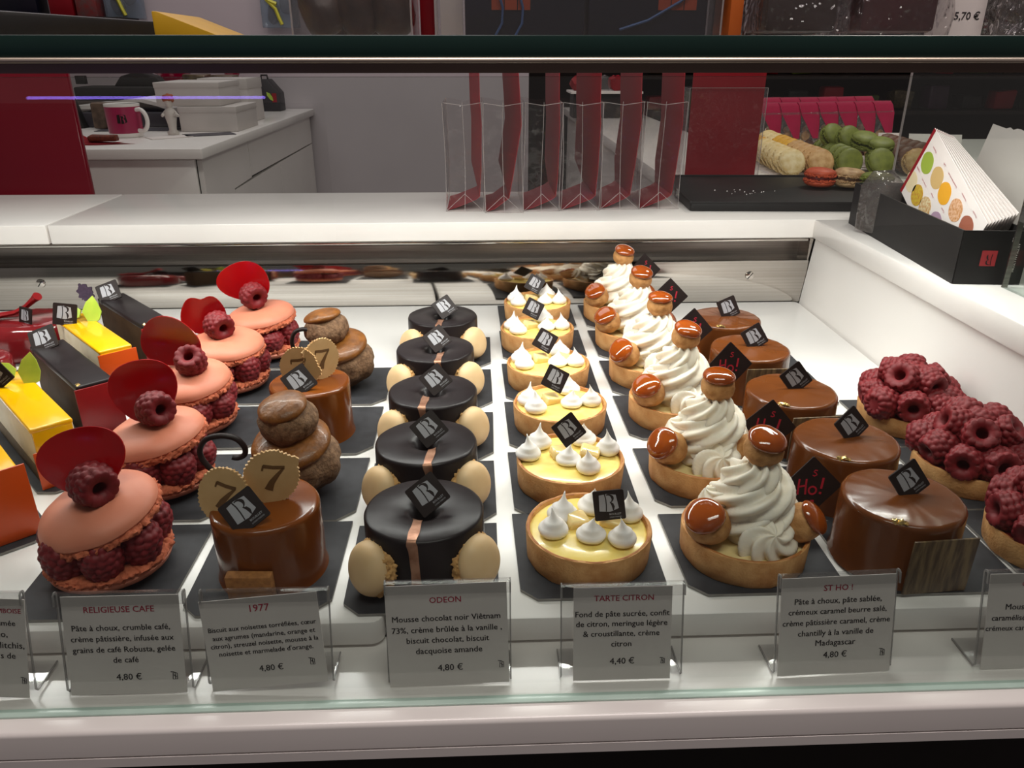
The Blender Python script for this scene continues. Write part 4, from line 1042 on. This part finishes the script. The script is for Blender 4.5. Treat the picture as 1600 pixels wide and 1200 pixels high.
for k, (x0, x1) in enumerate(((-.010, .0735), (.0765, .160))):
    t = thing('dark_box', 'dark blue-black box with an orange print inside the long acrylic case, %s one' % ('left', 'right')[k], 'box', ((x0 + x1) / 2, .618, SZ + .0018), 0, 'dark boxes in the long acrylic case')
    obj('box_body', box(x1 - x0, .05, .075, .001), DB, t)
    bm = bmesh.new(); ox = (-.019, .011)[k]
    for q in range(3): box(.0085, .0006, .020, at=(ox + .0092 * q, -.0254, .0185), bm=bm)
    obj('orange_print', bm, OR, t, smooth=0)
    bl = mat('blue_reflection', '#3f5d8c', .3, c2='#37527d', nscale=60)  # blue tubes stand in for reflections, not for anything tied on the boxes
    if k == 0:
        for q in (0, .014): obj('blue_reflection', tube([(-.021 + q, -.027, .0015), (-.016 + q, -.027, .010), (-.0155 + q, -.027, .020), (-.019 + q, -.027, .032)], .0009, 8), bl, t)
    else: obj('blue_reflection', tube([(-.02, -.027, .006), (0, -.027, .012), (.022, -.027, .024), (.035, -.027, .035)], .0009, 8), bl, t)
o = obj('white_card_strip', box(.016, .004, .07), PAPER, loc=(-.0200, .620, SZ + .002)); tag(o, 'pale card standing at the left end inside the long acrylic case', 'card')
o = obj('orange_box', box(.009, .04, .06, .0006), mat('orange_card', '#c3611c', .5, c2='#b85714', nscale=20), loc=(.1770, .60, SZ)); tag(o, 'narrow orange box right of the long acrylic case', 'box')
for k, (x0, x1, lab) in enumerate(((.190, .252, 'cellophane-wrapped dark brown box on the shelf, left one'), (.256, .322, 'cellophane-wrapped dark red box on the shelf, right one'))):
    t = thing('wrapped_box', lab, 'wrapped box', ((x0 + x1) / 2, .600, SZ), 0, 'cellophane-wrapped boxes on the shelf')
    obj('box_body', box((x1 - x0) * .8, .05, .06, .003), mat(('brown_card', 'wine_card')[k], ('#2a1712', '#4a0d14')[k], .4, c2=('#33201a', '#3f0a10')[k], nscale=30), t, (0, 0, .006))
    b = box(x1 - x0, .07, .072, .004, 2); bmesh.ops.subdivide_edges(b, edges=b.edges[:], cuts=4, use_grid_fill=True); disp(b, .005, 50, k + 2)
    for v in b.verts: v.co.z = max(.0004, v.co.z)
    obj('cellophane_wrap', b, CRINKLE, t, smooth=20)
t = thing('shelf_price_card', 'grey price card reading 5,70 € standing on the glass shelf', 'price card', (.3430, .600, SZ))
obj('card', box(.0415, .0008, .052), PAPER, t, smooth=0)
bm = bmesh.new(); add_text(bm, '5,70 €', 0, .0185, .0168, .016); obj('card_lettering', bm, INK, t, (-.0015, -.0006, 0), smooth=0)
t = thing('cellophane_bag', 'crinkled cellophane bag at the right end of the glass shelf', 'bag', (.3770, .600, SZ))
b = box(.024, .04, .06, .004, 2); bmesh.ops.subdivide_edges(b, edges=b.edges[:], cuts=5, use_grid_fill=True); disp(b, .006, 120, 4); disp(b, .003, 300, 5)
for v in b.verts: v.co.z = max(.0004, v.co.z)
obj('crinkled_film', b, CRINKLE, t, smooth=15)
o = obj('brown_box', box(.05, .05, .06, .002), mat('olive_brown_card', '#2c2418', .5, c2='#352b1e', nscale=40), loc=(.418, .61, SZ)); tag(o, 'olive-brown box at the far right of the glass shelf', 'box')

# ------------------------------------------------------------------ back counter and what stands on it
bc = thing('back_counter', 'white back counter with handleless drawers against the grey wall', 'counter', (-1.2, 2.4, -.9))
def bpart(nm, b, m, sm=30):
    for v in b.verts: v.co -= Vector((-1.2, 2.4, -.9))
    return obj(nm, b, m, bc, smooth=sm)
bpart('carcass', box(1.05, 1.22, .955, at=(-1.175, 2.44, -.9)), BLACKGAP, 0)
bpart('worktop', box(1.10, 1.262, .024, .004, at=(-1.1695, 2.424, .076)), WHITE)
bpart('end_panel', box(1.05, .012, .974, .001, at=(-1.175, 1.827, -.9)), WHITE)
for y0, y1, z0_, z1_ in ((1.836, 2.212, -.88, .066), (2.216, 2.872, -.018, .066), (2.876, 3.046, -.018, .066)): pass
def drawer(pts):
    b = prism(pts, .012, 'X')
    for v in b.verts: v.co.x += -.644
    return b
bpart('drawer_front', drawer([(1.838, -.88), (1.838, .072), (2.212, .072), (2.212, -.024), (2.048, -.028), (2.048, -.88)]), WHITE)
bpart('drawer_front', drawer([(2.216, -.020), (2.216, .072), (3.046, .072), (3.046, -.020)]), WHITE)
bpart('drawer_front', drawer([(2.052, -.88), (2.052, -.032), (2.540, -.026), (2.540, -.88)]), WHITE)
bpart('drawer_front', drawer([(2.544, -.88), (2.544, -.026), (3.046, -.024), (3.046, -.88)]), WHITE)
CT = .1005
mg = thing('mug', 'magenta and white mug with a black shop mark on the back counter', 'mug', (-.889, 2.055, CT))
MUGM = mat('mug_magenta', '#a12850', .3, c2='#98244a', nscale=20)
b = lathe([(0, 0), (.036, 0), (.038, .003), (.0395, .010)], 40); obj('white_base', b, WHITE, mg)
b = lathe([(.0395, .010), (.0405, .04), (.041, .072)], 40); obj('magenta_band', b, MUGM, mg)
b = lathe([(.041, .072), (.0412, .078), (.040, .0785), (.038, .077), (.036, .012), (0, .010)], 40); obj('white_rim', b, WHITE, mg)
obj('handle', tube([(.036, 0, .064)] + [(.045 + .022 * math.sin(math.radians(a)), .004, .040 + .026 * math.cos(math.radians(a))) for a in range(10, 171, 16)] + [(.036, 0, .016)], .0052, 10), WHITE, mg, rot=(0, 0, -.35))
e = emblem_bm(.042, 0, False)
e2 = emblem_bm(.036, 0, True)
for v in e2.verts: v.co.y = -math.sqrt(max(.0416 ** 2 - v.co.x ** 2, 0)) + v.co.y
for f in e2.faces: f.material_index = 0 if f.calc_area() > 1e-4 else 1
e.free(); obj('mug_emblem', e2, [CHOCPL, MUGM], mg, (0, 0, .042), (0, 0, .30), smooth=0)
nap = thing('red_napkin', 'red paper napkin folded under a brown cake bar on the back counter', 'napkin', (-.875, 1.890, CT))
bm = bmesh.new(); P = [[(-.075, -.005, .028), (-.06, .02, .022)], [(-.045, -.028, .002), (-.035, .03, .003)], [(.0, -.026, .001), (.005, .03, .001)], [(.04, -.012, .003), (.04, .02, .002)], [(.072, .0, .008), (.072, .006, .008)]]
vs = [[bm.verts.new(q) for q in p] for p in P]
for a, b_ in zip(vs, vs[1:]): bm.faces.new((a[0], b_[0], b_[1], a[1]))
bmesh.ops.solidify(bm, geom=bm.faces[:], thickness=.001); obj('paper', bm, mat('red_paper', '#b31e2c', .6, c2='#a81a28', nscale=20), nap)
b = box(.062, .024, .014, .004, 3); disp(b, .003, 120, 3); o = obj('cake_bar', b, mat('brown_cake', '#5a2313', .6, c2='#7a331c', nscale=200, bump=.5), loc=(-.880, 1.906, CT + .004), rot=(0, 0, .05)); tag(o, 'brown cake bar lying on the red napkin', 'cake bar')
fg = thing('figurine', 'small white figurine with orange curly hair behind the mug', 'figurine', (-.790, 2.10, CT))
b = lathe([(0, 0), (.013, 0), (.014, .006), (.009, .012), (.011, .03), (.014, .045), (.012, .060), (.006, .066), (.0075, .070), (.010, .078), (.009, .086), (0, .090)], 24); disp(b, .002, 120, 2); obj('body', b, mat('ivory_resin', '#cfc8c2', .4, c2='#c5bdb6', nscale=40), fg, smooth=60)
for s_ in (-1, 1): obj('arm', tube([(s_ * .011, 0, .056), (s_ * .020, -.004, .046), (s_ * .014, -.012, .050)], .0038, 8), MATS['ivory_resin'], fg)
b = ball(.0135, 3, (1, 1, .85), (0, .001, .088)); disp(b, .005, 260, 3); obj('hair', b, mat('orange_hair', '#a8552a', .7, c2='#8a421d', nscale=200, bump=.5), fg, smooth=50)
sc_ = thing('weighing_scale', 'grey and white shop scale with a curved top behind the mug', 'scale', (-.985, 2.42, CT))
obj('base', box(.30, .22, .040, .006), mat('grey_plastic', '#4b474d', .4, c2='#444046', nscale=20), sc_)
line = [(-.15, .052), (-.10, .053), (-.02, .066), (.03, .072), (.08, .060), (.12, .046), (.14, .044)]
b = sheet(line, .010, .20, 'Y'); obj('white_cover', b, WHITE, sc_, (0, 0, .0), smooth=60)
ap = thing('slicing_machine', 'long dark steel appliance at the back of the counter', 'appliance', (-1.16, 2.70, CT))
obj('steel_base', box(.34, .16, .055, .004), DSTEEL, ap); obj('black_top', box(.30, .13, .035, .006), BLACKGAP, ap, (.03, 0, .058))
b = prism([(-.08, 0), (.08, 0), (.055, .030), (0, .045), (-.055, .030)], .05, 'Y', .004); obj('motor_hood', b, BLACKGAP, ap, (.07, 0, .093))
obj('power_cable', tube([(-.15, -.07, .060), (-.19, -.07, .085), (-.17, -.07, .115), (-.13, -.07, .100), (-.14, -.07, .066)], .003, 8), BLACKGAP, ap)
obj('plug', box(.03, .02, .025, .002), BLACKGAP, ap, (-.11, -.02, .100))
b = prism([(-.04, 0), (.035, 0), (-.01, .16), (-.075, .16)], .03, 'Y', .003); o = obj('leaning_board', b, BLACKGAP, loc=(-1.135, 2.30, CT)); tag(o, 'black board leaning at the left end of the back counter', 'board')
b = box(.075, .05, .068, .006, 2); disp(b, .006, 60, 2); o = obj('brown_paper_bag', b, mat('brown_wrapping', '#6b5646', .6, c2='#4c3a2e', nscale=70), loc=(-1.025, 2.28, CT)); tag(o, 'small brown wrapped packet left of the mug', 'packet')
for k, (x, y, w_, d_, rz_) in enumerate(((-.93, 2.24, .21, .09, .05), (-.70, 2.10, .12, .07, .5))):
    o = obj('paper_sheet', box(w_, d_, .0012), (mat('dark_print', '#37343a', .5, c2='#55515a', nscale=60), PAPER)[0 if k == 0 else 0], loc=(x, y, CT), rot=(0, 0, rz_), smooth=0); tag(o, ('dark printed paper behind the mug', 'dark printed paper before the white boxes')[k], 'paper')
o = obj('paper_sheet', box(.10, .05, .0012), PAPER, loc=(-.775, 2.03, CT), rot=(0, 0, .7), smooth=0); tag(o, 'white paper slip right of the mug', 'paper')
CARDB = mat('white_box_card', '#cbc4c0', .6, c2='#c4bdb9', nscale=15)
def pastry_box(label, w_, d_, h, loc, rz):
    t = thing('pastry_box', label, 'box', loc, rz, 'white pastry boxes')
    obj('box_base', box(w_, d_, h * .9, .001), CARDB, t); obj('box_lid', box(w_ + .003, d_ + .003, h * .24, .001), CARDB, t, (0, 0, h * .77)); return t
pastry_box('lower white cardboard box on the back counter', .150, .20, .062, (-.722, 2.275, CT), 0)
pastry_box('upper white cardboard box stacked on the lower one', .165, .20, .058, (-.772, 2.285, CT + .0635), .02)
pastry_box('white cardboard box standing behind the stacked pair', .14, .16, .122, (-.757, 2.53, CT), 0)
gb = thing('house_shaped_bag', 'dark house-shaped gift bag with a green leaf at the far end of the back counter', 'gift bag', (-.765, 2.96, CT))
b = prism([(-.055, 0), (.055, 0), (.055, .060), (.018, .105), (-.018, .105), (-.055, .060)], .075, 'Y', .002); obj('bag_body', b, mat('charcoal_card', '#211d22', .5, c2='#29252a', nscale=20), gb)
obj('handle', tube([(-.012, 0, .104), (-.010, 0, .118), (.010, 0, .118), (.012, 0, .104)], .0035, 8), BLACKGAP, gb)
leaf(gb, (.012, -.041, .064), tilt(0, 0, 55), [(0, 0), (.010, .006), (.026, .006), (.036, 0), (.026, -.006), (.010, -.006)]).data.materials[0] = LIME
obj('red_label', box(.016, .001, .030), REDCARD, gb, (.037, -.039, .030), smooth=0)
def party_bag(label, x, y, z, r, h, sd):
    b = lathe([(0, 0), (r, 0), (r * 1.05, h * .35), (r * .8, h * .6), (r * .35, h * .72), (r * .8, h), (0, h * .95)], 24); disp(b, .02, 20, sd)
    for v in b.verts: v.co.z = max(v.co.z, .0004)
    o = obj('magenta_bag', b, MAGENTA, loc=(x, y, z), smooth=50); return tag(o, label, 'bag', 'magenta bags on the back counter')
party_bag('magenta bag behind the black appliance', -1.07, 2.93, CT, .08, .13, 1)
party_bag('magenta bag left of the dark house-shaped bag', -.885, 2.985, CT, .045, .14, 2)
for k, (x, y) in enumerate(((-.945, 2.80), (-.850, 2.78))):
    b = box(.075, .07, .125, .006, 2); disp(b, .012, 40, k); o = obj('sweets_packet', b, mat('olive_foil', '#66583c', .3, .3, c2='#3f3524', nscale=60), loc=(x, y, CT), smooth=40); tag(o, 'olive and brown packet behind the white boxes, %s one' % ('left', 'right')[k], 'packet', 'packets behind the white boxes')

# packets hanging on the grey wall, dark shop beyond
RIB = mat('yellow_ribbon', '#c8c43a', .4, c2='#bdb930', nscale=40)
for k, (x, z) in enumerate(((-1.235, .40), (-.700, .372))):
    t = thing('hanging_packet', ('clear packet of chocolates with a yellow ribbon hung on the grey wall at left', 'clear packet with a dark chocolate figure and yellow ribbon hung on the grey wall')[k], 'packet', (x, 3.03, z), 0, 'packets hung on the grey wall')
    obj('clear_film', box(.125, .04, .15, .003), clear('pale_blue_film', '#dfe8ee', 1, .1, haze=.25, hazec='#a9b6c2'), t)
    for j in range(2):
        b = ball(.028, 3, (.9, .4, 1.2)); disp(b, .008, 40, j + k); obj('chocolate_figure', b, mat('figure_chocolate', '#4a3a34', .5, c2='#33251f', nscale=60), t, (-.022 + .044 * j, 0, .045 + .03 * j), smooth=60)
    obj('ribbon', tube([(-.04, -.022, .09), (-.01, -.024, .06), (0, -.024, .03), (.008, -.024, .01)], .006, 6), RIB, t); obj('ribbon', tube([(-.05, -.022, .11), (-.03, -.024, .085), (-.005, -.024, .075)], .007, 6), RIB, t)
for k, (x, w_, m, lab) in enumerate(((-1.62, .22, DB, 'dark blue box on the wall at the far left'), (-1.43, .08, REDCARD, 'red box on the wall at the far left'), (-1.345, .07, mat('grey_red_foil', '#6b4a48', .4, c2='#83302f', nscale=50), 'grey and red packet on the wall, right of the red box'))):
    o = obj('wall_box', box(w_, .08, .25, .003), m, loc=(x, 3.02, .405)); tag(o, lab, 'box')
o = obj('display_ledge', box(.7, .16, .03, .003), DARKBOX, loc=(-1.55, 2.97, .372)); tag(o, 'dark ledge carrying the boxes on the wall at the far left', 'shelf')
# far right: counter and dim shelves
t = thing('sweets_stand', 'white tray of red and clear wrapped sweets far behind the gift bags', 'tray', (.385, 2.55, .178))
obj('tray_plate', box(.22, .14, .006), PAPER, t)
for k in range(5):
    b = ball(.026, 2, (1, 1, .9)); disp(b, .012, 50, k); obj('wrapped_sweet', b, [REDCARD, CARDB, CRINKLE, REDCARD, CARDB][k], t, (-.08 + .04 * k, .0, .026), smooth=30)
obj('stand_foot', box(.20, .10, .0712), DARKBOX, t, (0, 0, -.0715))
for j, z in enumerate((-.02, .16)):
    o = obj('dim_shelf', box(2.6, .22, .02), mat('dark_wood', '#241713', .5, c2='#2c1d17', nscale=12), loc=(2.10, 4.40, z)); tag(o, 'dim %s shelf on the dark wall beyond the macarons' % ('lower', 'upper')[j], 'shelf')
    for k in range(13):
        c = [REDCARD, MATS['olive_foil'], DARKBOX, mat('dim_green', '#3f4a1c', .4, c2='#566022', nscale=30), mat('dim_purple', '#33182c', .4, c2='#40203a', nscale=30)][(k * 3 + j) % 5]
        b = box(.11, .10, .07 + .025 * ((k * 7 + j) % 3), .01, 2); disp(b, .015, 25, k)
        o = obj('shop_packet', b, c, loc=(.95 + .19 * k, 4.38, z + .024), rot=(0, 0, .1 * math.sin(k)), smooth=40)
        tag(o, 'dim packet on the %s shelf of the dark wall beyond the macarons' % ('lower', 'upper')[j], 'packet', 'packets on the %s shelf of the dark wall' % ('lower', 'upper')[j])

# the counter opposite, behind the customer: its violet light tube shows as a line in the front pane
o = obj('opposite_counter', box(1.4, .4, 1.0, .004, at=(-1.35, -2.60, -.9)), DARKBOX); tag(o, 'dark counter across the shop, behind the customer', 'counter')
o = obj('light_tube', tube([(-1.62, -2.37, .143), (-.78, -2.37, .143)], .005, 8), mat('violet_light', '#9a7cff', .5, emit=9)); tag(o, 'thin violet light tube on the counter across the shop, mirrored in the pane', 'light')
